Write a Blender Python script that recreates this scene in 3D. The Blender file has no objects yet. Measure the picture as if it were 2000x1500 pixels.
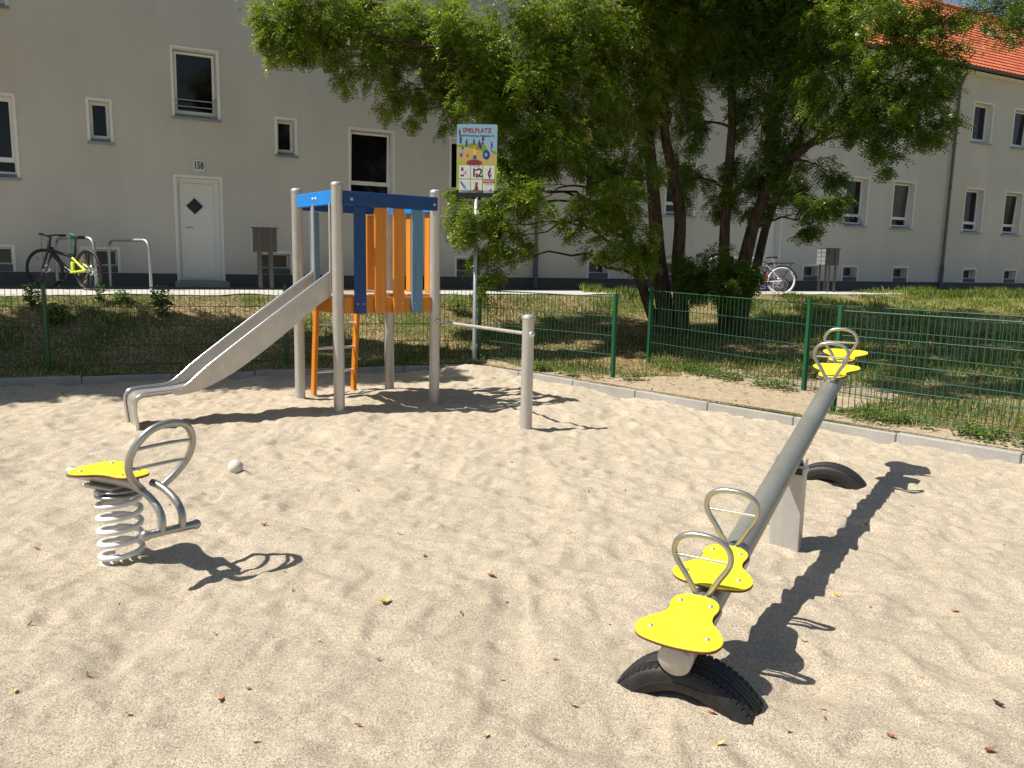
import bpy, math, random
import numpy as np
from mathutils import Vector, Matrix

# ------------------------------------------------------------------ camera, light, exposure
sc = bpy.context.scene
COL = sc.collection
F, EYE, PITCH, ROLL = 1560.0, 1.55, math.radians(8.64), math.radians(1.2)
cd = bpy.data.cameras.new('camera'); cam = bpy.data.objects.new('camera', cd); COL.objects.link(cam)
cd.sensor_width = 36; cd.lens = F / 2000 * 36; cd.clip_end = 500; cd.clip_start = 0.05
cam.matrix_world = Matrix.Translation((0, 0, EYE)) @ Matrix.Rotation(math.pi / 2 - PITCH, 4, 'X') @ Matrix.Rotation(ROLL, 4, 'Z')
sc.camera = cam
SX, SY = 0.69, 0.185                                # shadow offset per metre of height
SUN_EL = math.atan2(1, math.hypot(SX, SY))
w = bpy.data.worlds.new('World'); sc.world = w; w.use_nodes = True
nt = w.node_tree; bg = nt.nodes['Background']
sky = nt.nodes.new('ShaderNodeTexSky'); sky.sky_type = 'NISHITA'; sky.sun_disc = False
sky.sun_elevation = SUN_EL; sky.sun_rotation = math.atan2(-SX, -SY)
nt.links.new(sky.outputs[0], bg.inputs[0]); bg.inputs[1].default_value = 0.066
sd = bpy.data.lights.new('sun', 'SUN'); sd.energy = 4.9; sd.angle = math.radians(0.5); sd.color = (1, 0.955, 0.87)
so = bpy.data.objects.new('sun', sd); COL.objects.link(so)
so.rotation_euler = Vector((-SX, -SY, 1)).to_track_quat('Z', 'Y').to_euler(); so.location = (-6, -2, 12)
sc.view_settings.view_transform = 'Standard'; sc.view_settings.look = 'None'
sc.view_settings.exposure = 0.56; sc.view_settings.gamma = 1
sc.cycles.use_denoising = True
sc.cycles.max_bounces = 8; sc.cycles.transparent_max_bounces = 8

rng = np.random.default_rng(7); random.seed(7)

# ------------------------------------------------------------------ surveying helpers (photo pixel -> place)
FW = np.array([0, math.cos(PITCH), -math.sin(PITCH)]); UP0 = np.array([0, math.sin(PITCH), math.cos(PITCH)]); RI0 = np.array([1., 0, 0])
RI = RI0 * math.cos(ROLL) + UP0 * math.sin(ROLL); UPV = -RI0 * math.sin(ROLL) + UP0 * math.cos(ROLL)
EYEP = np.array([0, 0, EYE])
def ray(x, y): return FW + RI * (x - 1000) / F + UPV * (750 - y) / F
def at(x, y, z=0.0):
    d = ray(x, y); return EYEP + d * ((z - EYE) / d[2])
def far(x, y, Y):
    d = ray(x, y); return EYEP + d * (Y / d[1])
WA, WS = 19.0, 0.52                                  # facade line Y = WA + WS * X
WN = math.hypot(1, WS)
C0 = np.array([-0.6, 11.5])                          # corner of the sand pit
N1 = np.array([-2.34, 5.35]) / math.hypot(2.34, 5.35)
N2 = np.array([5.13, 4.79]) / math.hypot(5.13, 4.79)
def outside(x, y):
    return np.maximum((x - C0[0]) * N1[0] + (y - C0[1]) * N1[1], (x - C0[0]) * N2[0] + (y - C0[1]) * N2[1])
def walldist(x, y): return (WA + WS * x - y) / WN

def vnoise(x, y, seed=0):
    xi = np.floor(x).astype(np.int64); yi = np.floor(y).astype(np.int64)
    fx = x - xi; fy = y - yi; fx = fx * fx * fx * (fx * (fx * 6 - 15) + 10); fy = fy * fy * fy * (fy * (fy * 6 - 15) + 10)
    def h(a, b):
        n = (a * 374761393 + b * 668265263 + seed * 1274126177) & 0xffffffff
        n = ((n ^ (n >> 13)) * 1274126177) & 0xffffffff
        return ((n ^ (n >> 16)) & 0xffff) / 65535.0
    return (h(xi, yi) * (1 - fx) + h(xi + 1, yi) * fx) * (1 - fy) + (h(xi, yi + 1) * (1 - fx) + h(xi + 1, yi + 1) * fx) * fy
def fbm(x, y, sc_, seed=0, o=3):
    v = 0; a = 1; t = 0
    for i in range(o):
        v = v + a * vnoise(x / sc_ + 37.7 * i, y / sc_ - 11.3 * i, seed + i); t += a; a *= .5; sc_ = sc_ / 2.03
    return v / t
def lawn_z(x, y):
    x = np.asarray(x, float); y = np.asarray(y, float)
    s = np.maximum(outside(x, y) - .1, 0); d = np.maximum(walldist(x, y) - 3.0, 0)
    t = s / (s + d + 1e-6)
    return .09 + .85 * t ** 2.3 + .03 * (fbm(x, y, .9, 5) - .5) * (t < .98)
SANDP = {}
def sand_z(x, y):
    x = np.asarray(x, float); y = np.asarray(y, float)
    wx = x + .10 * (vnoise(x / .35, y / .35, 91) - .5); wy = y + .12 * (vnoise(x / .35, y / .35, 92) - .5)
    a = fbm(wx, wy, .55, 11, 2) - .5
    b = 1 - np.abs(2 * vnoise(wx / .165, wy / .13, 21) - 1)
    b2 = np.abs(2 * vnoise(wx / .095 + 5, wy / .08, 22) - 1)
    c = vnoise(wx / .062, wy / .055, 31) - .5
    pr = np.clip(vnoise(wx / .22, wy / .19, 41) * 1.9 - .75, 0, 1) ** 2          # trodden hollows
    z = .044 * a + .020 * (b - .5) + .016 * (b2 - .5) + .009 * c - .026 * pr + .003 * (vnoise(x / .035, y / .035, 33) - .5)
    s = -outside(x, y)
    z = z + .035 * np.exp(-(s / .55) ** 2) * (fbm(x, y, .8, 44, 2) - .25)
    z = z + .10 * np.exp(-(((x + .55) / .5) ** 2 + ((y - 11.15) / .38) ** 2))
    z = z + .05 * np.exp(-(((x + 1.38) / .2) ** 2 + ((y - 9.35) / .16) ** 2))
    for cx, cy, r_, h_ in ((.80, 2.90, .17, .022), (.40, 2.86, .13, .018), (.98, 2.62, .12, .02), (1.55, 4.38, .16, .018), (2.75, 5.55, .15, .02), (-1.98, 3.9, .17, .016), (-1.62, 3.72, .20, -.030), (.30, 2.45, .24, -.030), (1.15, 2.95, .26, -.028), (-3.75, 7.1, .35, -.035), (-2.1, 8.9, .30, -.03), (-.2, 8.1, .3, -.02), (-1.75, 8.03, .13, .02), (-.86, 8.69, .13, .02), (.14, 7.33, .13, .018)):
        z = z + h_ * np.exp(-(((x - cx) ** 2 + (y - cy) ** 2) / r_ ** 2))
    return z
def onlawn(px, py):
    d = ray(px, py); t = 6.0
    for i in range(4000):
        p = EYEP + d * t
        if p[2] < float(lawn_z(p[0], p[1])): return p
        t += .01
    return p

# ------------------------------------------------------------------ object helpers
def setp(o, label=None, cat=None, group=None, kind=None):
    if label: o['label'] = label
    if cat: o['category'] = cat
    if group: o['group'] = group
    if kind: o['kind'] = kind
    return o
def empty(name, loc=(0, 0, 0), rz=0.0, **k):
    o = bpy.data.objects.new(name, None); COL.objects.link(o); o.location = loc; o.rotation_euler = (0, 0, rz)
    o.empty_display_size = .1
    return setp(o, **k)
def copy_tree(o, parent=None):
    c = o.copy(); COL.objects.link(c); c.parent = parent
    if parent is not None: c.matrix_parent_inverse = o.matrix_parent_inverse.copy()
    for ch in list(KIDS.get(o.name, [])):
        k = copy_tree(ch, c); KIDS.setdefault(c.name, []).append(k)
    return c
KIDS = {}
def mkobj(name, me, mat, parent=None, **k):
    o = bpy.data.objects.new(name, me); COL.objects.link(o)
    if mat is not None:
        for m in (mat if isinstance(mat, (list, tuple)) else [mat]): me.materials.append(m)
    if parent is not None:
        o.parent = parent; KIDS.setdefault(parent.name, []).append(o)
    return setp(o, **k)
def npmesh(name, V, Fq, tint=None, smooth=False):
    """V (n,3); Fq (m,k) faces all with k corners"""
    me = bpy.data.meshes.new(name); V = np.asarray(V, np.float32); Fq = np.asarray(Fq, np.int32)
    k = Fq.shape[1]
    me.vertices.add(len(V)); me.vertices.foreach_set('co', V.ravel())
    me.loops.add(Fq.size); me.loops.foreach_set('vertex_index', Fq.ravel())
    me.polygons.add(len(Fq)); me.polygons.foreach_set('loop_start', np.arange(0, Fq.size, k, dtype=np.int32))
    me.polygons.foreach_set('loop_total', np.full(len(Fq), k, np.int32))
    me.polygons.foreach_set('use_smooth', np.full(len(Fq), smooth, bool))
    if tint is not None:
        a = me.attributes.new('tint', 'FLOAT', 'POINT'); a.data.foreach_set('value', np.asarray(tint, np.float32))
    me.update(calc_edges=True)
    return me
def fr(axis):
    axis = Vector(axis).normalized(); h = Vector((0, 0, 1)) if abs(axis.z) < .9 else Vector((1, 0, 0))
    a = axis.cross(h).normalized(); return a, axis.cross(a).normalized()
class MB:
    def __init__(s): s.v = []; s.f = []; s.sm = []
    def add(s, vs, fs, smooth=False):
        n = len(s.v); s.v += [tuple(v) for v in vs]; s.f += [tuple(i + n for i in f) for f in fs]; s.sm += [smooth] * len(fs); return s
    def box(s, c, size, rz=0, bev=0.0, M=None):
        x, y, z = [a / 2 for a in size]; b = min(bev, x * .9, y * .9, z * .9)
        R = Matrix.Rotation(rz, 4, 'Z') if M is None else M
        C_ = Vector(c)
        if b <= 0:
            vs = [(sx * x, sy * y, sz * z) for sx in (-1, 1) for sy in (-1, 1) for sz in (-1, 1)]
            fs = [(0, 1, 3, 2), (4, 6, 7, 5), (0, 4, 5, 1), (2, 3, 7, 6), (0, 2, 6, 4), (1, 5, 7, 3)]
            return s.add([R @ Vector(v) + C_ for v in vs], fs)
        vs = []; idx = {}
        for sx in (-1, 1):
            for sy in (-1, 1):
                for sz in (-1, 1):
                    for k, p in enumerate([(x, y - b, z - b), (x - b, y, z - b), (x - b, y - b, z)]):
                        idx[(sx, sy, sz, k)] = len(vs); vs.append(R @ Vector((sx * p[0], sy * p[1], sz * p[2])) + C_)
        fs = []
        for sx in (-1, 1): fs.append([idx[(sx, a, c_, 0)] for a, c_ in ((-1, -1), (1, -1), (1, 1), (-1, 1))])
        for sy in (-1, 1): fs.append([idx[(a, sy, c_, 1)] for a, c_ in ((-1, -1), (1, -1), (1, 1), (-1, 1))])
        for sz in (-1, 1): fs.append([idx[(a, c_, sz, 2)] for a, c_ in ((-1, -1), (1, -1), (1, 1), (-1, 1))])
        for a in (-1, 1):
            for c_ in (-1, 1):
                fs.append([idx[(a, c_, -1, 0)], idx[(a, c_, 1, 0)], idx[(a, c_, 1, 1)], idx[(a, c_, -1, 1)]])
                fs.append([idx[(a, -1, c_, 0)], idx[(a, 1, c_, 0)], idx[(a, 1, c_, 2)], idx[(a, -1, c_, 2)]])
                fs.append([idx[(-1, a, c_, 1)], idx[(1, a, c_, 1)], idx[(1, a, c_, 2)], idx[(-1, a, c_, 2)]])
                for e in (-1, 1): fs.append([idx[(a, c_, e, 0)], idx[(a, c_, e, 1)], idx[(a, c_, e, 2)]])
        return s.add(vs, fs)
    def tube(s, pts, r, n=10, closed=False, caps=True, smooth=True):
        P = [Vector(p) for p in pts]; N = len(P); rr = r if isinstance(r, (list, tuple)) else [r] * N
        vs = []; a = None
        for i in range(N):
            if closed: t = (P[(i + 1) % N] - P[i - 1])
            else: t = P[min(i + 1, N - 1)] - P[max(i - 1, 0)]
            t.normalize()
            if a is None: a, b = fr(t)
            else:
                a = (a - t * a.dot(t)).normalized(); b = t.cross(a)
            for k in range(n):
                q = 2 * math.pi * k / n; vs.append(P[i] + (a * math.cos(q) + b * math.sin(q)) * rr[i])
        fs = []
        for i in range(N if closed else N - 1):
            j = (i + 1) % N
            off = 0
            if closed and j == 0:
                d = [(vs[k] - vs[i * n]).length for k in range(n)]; off = d.index(min(d))
            for k in range(n):
                fs.append((i * n + k, i * n + (k + 1) % n, j * n + (k + 1 + off) % n, j * n + (k + off) % n))
        s.add(vs, fs, smooth)
        if caps and not closed:
            s.add(vs[:n], [tuple(range(n))[::-1]]); s.add(vs[-n:], [tuple(range(n))])
        return s
    def cyl(s, p, q, r, n=16, r2=None): return s.tube([p, q], [r, r if r2 is None else r2], n)
    def lathe(s, c, prof, n=20, axis=(0, 0, 1)):
        a, b = fr(axis); ax = Vector(axis).normalized(); C_ = Vector(c); vs = []
        for r, z in prof:
            for k in range(n):
                q = 2 * math.pi * k / n; vs.append(C_ + ax * z + (a * math.cos(q) + b * math.sin(q)) * max(r, 1e-4))
        m = len(prof)
        s.add(vs, [(i * n + k, i * n + (k + 1) % n, (i + 1) * n + (k + 1) % n, (i + 1) * n + k) for i in range(m - 1) for k in range(n)], True)
        return s
    def sphere(s, c, r, n=14): return s.lathe(c, [(r * math.sin(math.pi * i / 8), -r * math.cos(math.pi * i / 8)) for i in range(9)], n)
    def prism(s, outline, o, X, Y, Z, th, bev=0.0):
        """outline 2-D (x,y) extruded th along Z from plane at o, optional top edge bevel"""
        o, X, Y, Z = map(Vector, (o, X, Y, Z)); n = len(outline)
        def ringp(k, h): 
            cx = sum(p[0] for p in outline) / n; cy = sum(p[1] for p in outline) / n; out = []
            for x, y in outline:
                dx, dy = x - cx, y - cy; L = math.hypot(dx, dy) or 1
                out.append(o + X * (x - dx / L * k) + Y * (y - dy / L * k) + Z * h)
            return out
        rings = [ringp(0, 0), ringp(0, th - bev)] + ([ringp(bev, th)] if bev else [])
        if not bev: rings[1] = ringp(0, th)
        vs = [v for r_ in rings for v in r_]; fs = [tuple(range(n))[::-1]]
        for q in range(len(rings) - 1):
            fs += [(q * n + i, q * n + (i + 1) % n, (q + 1) * n + (i + 1) % n, (q + 1) * n + i) for i in range(n)]
        fs.append(tuple((len(rings) - 1) * n + i for i in range(n)))
        return s.add(vs, fs)
    def build(s, name, mat, parent=None, **k):
        me = bpy.data.meshes.new(name); me.from_pydata([tuple(v) for v in s.v], [], s.f)
        me.polygons.foreach_set('use_smooth', s.sm); me.update()
        return mkobj(name, me, mat, parent, **k)
def smoothpoly(pts, n=6, closed=True):
    P = [np.array(p, float) for p in pts]; N = len(P); out = []
    for i in range(N if closed else N - 1):
        g = lambda j: P[j % N] if closed else P[min(max(j, 0), N - 1)]
        p0, p1, p2, p3 = g(i - 1), g(i), g(i + 1), g(i + 2)
        for k in range(n):
            t = k / n; out.append(.5 * ((2 * p1) + (-p0 + p2) * t + (2 * p0 - 5 * p1 + 4 * p2 - p3) * t * t + (-p0 + 3 * p1 - 3 * p2 + p3) * t ** 3))
    if not closed: out.append(P[-1])
    return out

# ------------------------------------------------------------------ materials
def mat(name, base=(.5, .5, .5), rough=.6, metal=0.0, spec=.5, build=None):
    m = bpy.data.materials.new(name); m.use_nodes = True; nt = m.node_tree; b = nt.nodes['Principled BSDF']
    b.inputs['Base Color'].default_value = (*base, 1); b.inputs['Roughness'].default_value = rough
    b.inputs['Metallic'].default_value = metal; b.inputs['Specular IOR Level'].default_value = spec
    if build: build(nt, b)
    return m
def N(nt, t, **k):
    n = nt.nodes.new('ShaderNode' + t)
    for a, v in k.items():
        if a in n.inputs: n.inputs[a].default_value = v
        else: setattr(n, a, v)
    return n
def coords(nt, world=False):
    if world: return N(nt, 'NewGeometry').outputs['Position']
    return N(nt, 'TexCoord').outputs['Object']
def noise(nt, co, scale, detail=3, rough=.55, stretch=None):
    if stretch:
        mp = N(nt, 'Mapping'); mp.inputs['Scale'].default_value = stretch; nt.links.new(co, mp.inputs[0]); co = mp.outputs[0]
    n = N(nt, 'TexNoise'); n.inputs['Scale'].default_value = scale; n.inputs['Detail'].default_value = detail; n.inputs['Roughness'].default_value = rough
    nt.links.new(co, n.inputs['Vector']); return n.outputs['Fac']
def ramp(nt, fac, stops):
    r = N(nt, 'ValToRGB'); e = r.color_ramp.elements
    while len(e) < len(stops): e.new(.5)
    for i, (p, c) in enumerate(stops): e[i].position = p; e[i].color = (*c, 1) if len(c) == 3 else c
    nt.links.new(fac, r.inputs[0]); return r.outputs[0]
def mix(nt, fac, a, b, mode='MIX'):
    m = N(nt, 'MixRGB', blend_type=mode)
    for i, v in ((0, fac), (1, a), (2, b)):
        if isinstance(v, (int, float)): m.inputs[i].default_value = v
        elif isinstance(v, tuple): m.inputs[i].default_value = (*v, 1)
        else: nt.links.new(v, m.inputs[i])
    return m.outputs[0]
def bump(nt, b, h, strength=.3, dist=.01, prev=None):
    n = N(nt, 'Bump'); n.inputs['Strength'].default_value = strength; n.inputs['Distance'].default_value = dist
    nt.links.new(h, n.inputs['Height'])
    if prev is not None: nt.links.new(prev, n.inputs['Normal'])
    nt.links.new(n.outputs[0], b.inputs['Normal']); return n.outputs[0]
def L(nt, a, b): nt.links.new(a, b)

def _sand(nt, b):
    co = coords(nt, True)
    g = noise(nt, co, 260, 3, .75); g2 = noise(nt, co, 110, 3, .7); big = noise(nt, co, 1.6, 3)
    c = ramp(nt, g, [(.32, (.09, .065, .04)), (.43, (.43, .365, .275)), (.56, (.64, .555, .435)), (.68, (.97, .885, .75))])
    c2 = ramp(nt, g2, [(.34, (.55, .51, .46)), (.5, (1, 1, 1)), (.66, (1.2, 1.17, 1.09))])
    c = mix(nt, .75, c, c2, 'MULTIPLY')
    c3 = ramp(nt, big, [(.3, (.93, .92, .90)), (.7, (1.04, 1.02, 1.0))])
    L(nt, mix(nt, 1.0, c, c3, 'MULTIPLY'), b.inputs['Base Color'])
    p = bump(nt, b, noise(nt, co, 28, 5, .75), .6, .018)
    bump(nt, b, g, .85, .007, p)
M_SAND = mat('sand', rough=.95, spec=.15, build=_sand)
def _soil(nt, b):
    co = coords(nt, True)
    a = noise(nt, co, .9, 4, .6); f = noise(nt, co, 30, 4, .7); h = noise(nt, co, 120, 2, .6)
    straw = ramp(nt, f, [(.34, (.06, .040, .02)), (.5, (.24, .17, .085)), (.66, (.62, .50, .29))])
    green = ramp(nt, f, [(.3, (.022, .034, .010)), (.55, (.10, .13, .03)), (.75, (.30, .29, .11))])
    s = ramp(nt, a, [(.42, (0, 0, 0)), (.62, (1, 1, 1))])
    L(nt, mix(nt, s, straw, green), b.inputs['Base Color'])
    bump(nt, b, f, .8, .03)
M_SOIL = mat('lawn_soil', rough=.95, spec=.1, build=_soil)
def _dirt(nt, b):
    co = coords(nt, True); f = noise(nt, co, 14, 5, .7); g = noise(nt, co, 150, 2, .7)
    c = ramp(nt, f, [(.3, (.30, .235, .16)), (.6, (.46, .37, .26)), (.8, (.56, .47, .34))])
    L(nt, mix(nt, .5, c, ramp(nt, g, [(.35, (.55, .5, .45)), (.6, (1.05, 1.05, 1.05))]), 'MULTIPLY'), b.inputs['Base Color'])
    bump(nt, b, f, .6, .02)
M_DIRT = mat('trodden_sandy_earth', rough=.95, spec=.1, build=_dirt)
def _render(nt, b):
    co = coords(nt); big = noise(nt, co, .35, 4, .6); g = noise(nt, co, 90, 3, .8); st = noise(nt, co, 1.5, 4, .6, (1, 1, .25))
    c = ramp(nt, big, [(.3, (.68, .64, .56)), (.7, (.76, .72, .64))])
    c = mix(nt, .35, c, ramp(nt, st, [(.3, (.82, .79, .74)), (.6, (1, 1, 1))]), 'MULTIPLY')
    c = mix(nt, .65, c, ramp(nt, g, [(.3, (.6, .6, .6)), (.6, (1.08, 1.08, 1.08))]), 'MULTIPLY')
    L(nt, c, b.inputs['Base Color']); bump(nt, b, g, .9, .012)
M_RENDER = mat('grey_render', rough=.95, spec=.15, build=_render)
def speck(base, amt=.25, scale=60, rough=.6, metal=0., bs=.15, stretch=None, bd=.004, spec=.5):
    def f(nt, b):
        co = coords(nt); n = noise(nt, co, scale, 4, .65, stretch); n2 = noise(nt, co, scale / 12, 3, .6, stretch)
        lo = tuple(c * (1 - amt) for c in base); hi = tuple(min(1, c * (1 + amt * .6)) for c in base)
        c = mix(nt, .5, ramp(nt, n, [(.3, lo), (.7, hi)]), ramp(nt, n2, [(.3, lo), (.7, hi)]))
        L(nt, c, b.inputs['Base Color'])
        if bs: bump(nt, b, n, bs, bd)
        rr = N(nt, 'MapRange'); rr.inputs['To Min'].default_value = rough * .8; rr.inputs['To Max'].default_value = min(1, rough * 1.25)
        L(nt, n2, rr.inputs[0]); L(nt, rr.outputs[0], b.inputs['Roughness'])
    return dict(base=base, rough=rough, metal=metal, build=f, spec=spec)
M_WHITE = mat('white_plaster_band', **speck((.86, .84, .78), .10, 50, .85))
M_FRAME = mat('white_plastic_frame', **speck((.86, .86, .84), .06, 20, .35, bs=0))
M_DOOR = mat('white_door', **speck((.84, .82, .76), .06, 20, .4, bs=0))
M_PLINTH = mat('dark_grey_plinth', **speck((.11, .105, .10), .25, 60, .9))
M_PLINTHG = mat('blue_grey_plinth', **speck((.11, .12, .14), .2, 60, .9))
def _glass(nt, b):
    co = coords(nt); n = noise(nt, co, .7, 2)
    L(nt, ramp(nt, n, [(.4, (.004, .004, .005)), (.7, (.014, .015, .016))]), b.inputs['Base Color'])
M_GLASS = mat('dark_window_glass', rough=.06, spec=.35, build=_glass)
def _blind(nt, b):
    co = coords(nt); w_ = N(nt, 'TexWave', wave_type='BANDS', bands_direction='Z'); w_.inputs['Scale'].default_value = 9; L(nt, co, w_.inputs[0])
    L(nt, ramp(nt, w_.outputs['Fac'], [(.3, (.03, .028, .02)), (.7, (.075, .068, .05))]), b.inputs['Base Color'])
M_BLIND = mat('brown_blind_behind_glass', rough=.25, build=_blind)
M_SILL = mat('zinc_sill', **speck((.30, .33, .37), .15, 40, .4, .5))
M_ZINC = mat('zinc_pipe', **speck((.16, .15, .14), .2, 30, .5, .5))
def _tile(nt, b):
    co = coords(nt); n = noise(nt, co, 3.1, 4, .7); v = N(nt, 'TexVoronoi'); v.inputs['Scale'].default_value = 3.3; L(nt, co, v.inputs['Vector'])
    c = mix(nt, .5, ramp(nt, n, [(.3, (.44, .105, .045)), (.7, (.62, .17, .075))]), ramp(nt, v.outputs['Distance'], [(.1, (.40, .09, .04)), (.8, (.66, .2, .1))]))
    L(nt, c, b.inputs['Base Color'])
M_TILE = mat('red_clay_tile', rough=.6, build=_tile)
def _conc(nt, b):
    co = coords(nt, True); n = noise(nt, co, 45, 4, .7); n2 = noise(nt, co, 2.5, 4, .6)
    c = mix(nt, .5, ramp(nt, n, [(.3, (.25, .24, .22)), (.7, (.40, .385, .36))]), ramp(nt, n2, [(.3, (.24, .22, .19)), (.7, (.42, .405, .38))]))
    L(nt, c, b.inputs['Base Color']); bump(nt, b, n, .35, .004)
M_CONC = mat('concrete_kerb', rough=.9, spec=.2, build=_conc)
M_PATH = mat('pale_paving', **speck((.50, .48, .44), .2, 20, .9, spec=.2))
M_GRAVEL = mat('eaves_shaded_gravel', **speck((.10, .095, .09), .6, 45, .9, bs=.9, bd=.03))  # eaves shade along the wall is put into this dark ground colour
def _steel(nt, b):
    co = coords(nt, True); n = noise(nt, co, 9, 5, .65); f = noise(nt, co, 220, 2, .6); st = noise(nt, co, 14, 4, .6, (1, 1, .12))
    c = mix(nt, .5, ramp(nt, n, [(.3, (.42, .40, .37)), (.7, (.56, .54, .505))]), ramp(nt, st, [(.3, (.40, .38, .35)), (.7, (.56, .54, .51))]))
    L(nt, c, b.inputs['Base Color'])
    rr = N(nt, 'MapRange'); rr.inputs['To Min'].default_value = .32; rr.inputs['To Max'].default_value = .55; L(nt, n, rr.inputs[0]); L(nt, rr.outputs[0], b.inputs['Roughness'])
    bump(nt, b, f, .12, .001)
M_STEEL = mat('blasted_steel', metal=.45, build=_steel)
M_STEELD = mat('welded_tube_steel', **speck((.40, .39, .37), .2, 40, .3, .75, bs=.05, bd=.001))
M_BEAM = mat('dull_galvanised_beam', **speck((.30, .30, .265), .16, 25, .42, .45, bs=.04, bd=.001))
def _slide(nt, b):
    co = coords(nt, True); n = noise(nt, co, 6, 5, .6); s_ = noise(nt, co, 60, 3, .6, (1, 1, .2))
    L(nt, mix(nt, .5, ramp(nt, n, [(.3, (.40, .38, .35)), (.7, (.56, .53, .49))]), ramp(nt, s_, [(.3, (.42, .40, .37)), (.7, (.54, .52, .48))])), b.inputs['Base Color'])
    rr = N(nt, 'MapRange'); rr.inputs['To Min'].default_value = .24; rr.inputs['To Max'].default_value = .42; L(nt, s_, rr.inputs[0]); L(nt, rr.outputs[0], b.inputs['Roughness'])
M_SLIDE = mat('stainless_sheet', metal=.6, build=_slide)
M_RAIL = mat('polished_rail', **speck((.62, .61, .6), .1, 30, .22, .85, bs=0))
def wood(base, amt=.22):
    def f(nt, b):
        co = coords(nt); n = noise(nt, co, 22, 5, .6, (1, 1, .05)); k = noise(nt, co, 5, 2, .5)
        lo = tuple(c * (1 - amt) for c in base); hi = tuple(min(1, c * (1 + amt * .5)) for c in base)
        c = ramp(nt, n, [(.35, lo), (.65, hi)])
        L(nt, mix(nt, .25, c, ramp(nt, k, [(.3, lo), (.7, hi)])), b.inputs['Base Color']); bump(nt, b, n, .25, .003)
    return dict(base=base, rough=.42, build=f)
M_ORANGE = mat('orange_stained_wood', **wood((.62, .215, .014)))
M_BLUE = mat('bright_blue_paint', **wood((.012, .20, .60), .12))
M_BLUE_SHADE = mat('shaded_blue_paint', **wood((.002, .042, .165), .12))  # board blue with the shade of the sun-averted sides put into its colour
M_SLATE = mat('grey_blue_paint', **wood((.11, .22, .33), .15))
M_DECK = mat('pale_plywood_deck', **wood((.52, .42, .30)))
def _hpl(nt, b):
    co = coords(nt, True); n = noise(nt, co, 12, 4, .6); g = noise(nt, co, 180, 2)
    c = ramp(nt, n, [(.3, (.80, .66, .02)), (.7, (.86, .74, .035))])
    L(nt, c, b.inputs['Base Color']); bump(nt, b, g, .1, .001)
M_YELLOW = mat('yellow_laminate', rough=.45, build=_hpl)
M_EDGE = mat('brown_laminate_edge', **speck((.17, .045, .02), .3, 40, .6))
M_BOLT = mat('bolt_steel', **speck((.62, .6, .58), .1, 30, .3, .7, bs=0))
def _rub(nt, b):
    co = coords(nt); n = noise(nt, co, 25, 4, .7)
    L(nt, ramp(nt, n, [(.35, (.005, .005, .005)), (.75, (.022, .021, .019))]), b.inputs['Base Color']); bump(nt, b, n, .2, .004)
M_RUBBER = mat('black_tyre_rubber', rough=.55, build=_rub)
M_WSPRING = mat('white_powder_coat', **speck((.72, .71, .68), .08, 25, .4, bs=.05))
M_GREEN = mat('green_fence_coat', **speck((.006, .088, .033), .15, 20, .4, bs=0))
M_GREENW = mat('green_wire_coat', **speck((.008, .068, .028), .15, 20, .4, bs=0))
M_GALV = mat('galvanised_tube', **speck((.45, .46, .47), .2, 30, .38, .6, bs=.05))
def _bark(nt, b):
    co = coords(nt, True); n = noise(nt, co, 16, 5, .7, (1, 1, .18)); k = noise(nt, co, 3, 3)
    L(nt, mix(nt, .3, ramp(nt, n, [(.35, (.02, .014, .010)), (.62, (.17, .125, .085))]), ramp(nt, k, [(.3, (.05, .04, .03)), (.7, (.14, .10, .07))])), b.inputs['Base Color'])
    bump(nt, b, n, 1.0, .05)
M_BARK = mat('tree_bark', rough=.9, spec=.1, build=_bark)
def leafmat(name, stops, tr=.35, trc=(.35, .5, .05), rough=.38, spec=.45):
    m = bpy.data.materials.new(name); m.use_nodes = True; nt = m.node_tree; b = nt.nodes['Principled BSDF']
    a = N(nt, 'Attribute', attribute_name='tint'); c = ramp(nt, a.outputs['Fac'], stops)
    L(nt, c, b.inputs['Base Color']); b.inputs['Roughness'].default_value = rough; b.inputs['Specular IOR Level'].default_value = spec
    t = N(nt, 'BsdfTranslucent'); L(nt, mix(nt, .55, c, trc, 'MIX'), t.inputs[0])
    mx = N(nt, 'MixShader'); mx.inputs[0].default_value = tr
    L(nt, b.outputs[0], mx.inputs[1]); L(nt, t.outputs[0], mx.inputs[2]); L(nt, mx.outputs[0], nt.nodes['Material Output'].inputs[0])
    return m
M_LEAF = leafmat('locust_leaf', [(0, (.05, .10, .010)), (.4, (.13, .21, .020)), (.8, (.28, .35, .045)), (1, (.50, .40, .07))], .42, (.36, .48, .03))
M_LEAFD = leafmat('dark_leaf', [(0, (.04, .08, .009)), (.5, (.10, .175, .02)), (.92, (.21, .29, .035)), (1, (.36, .30, .05))], .4, (.30, .44, .02))
M_SHRUB = leafmat('shrub_leaf', [(0, (.03, .07, .01)), (.5, (.07, .14, .02)), (1, (.2, .30, .05))], .25, (.25, .4, .04))
M_GRASS = leafmat('grass_blade', [(0, (.06, .11, .016)), (.35, (.16, .23, .035)), (.6, (.36, .37, .10)), (.8, (.56, .50, .22)), (1, (.68, .60, .32))], .25, (.3, .34, .08), .6, .2)
M_LITTER = leafmat('leaf_litter', [(0, (.09, .035, .015)), (.5, (.28, .13, .05)), (1, (.55, .38, .16))], .1, (.4, .2, .06), .7, .2)

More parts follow.
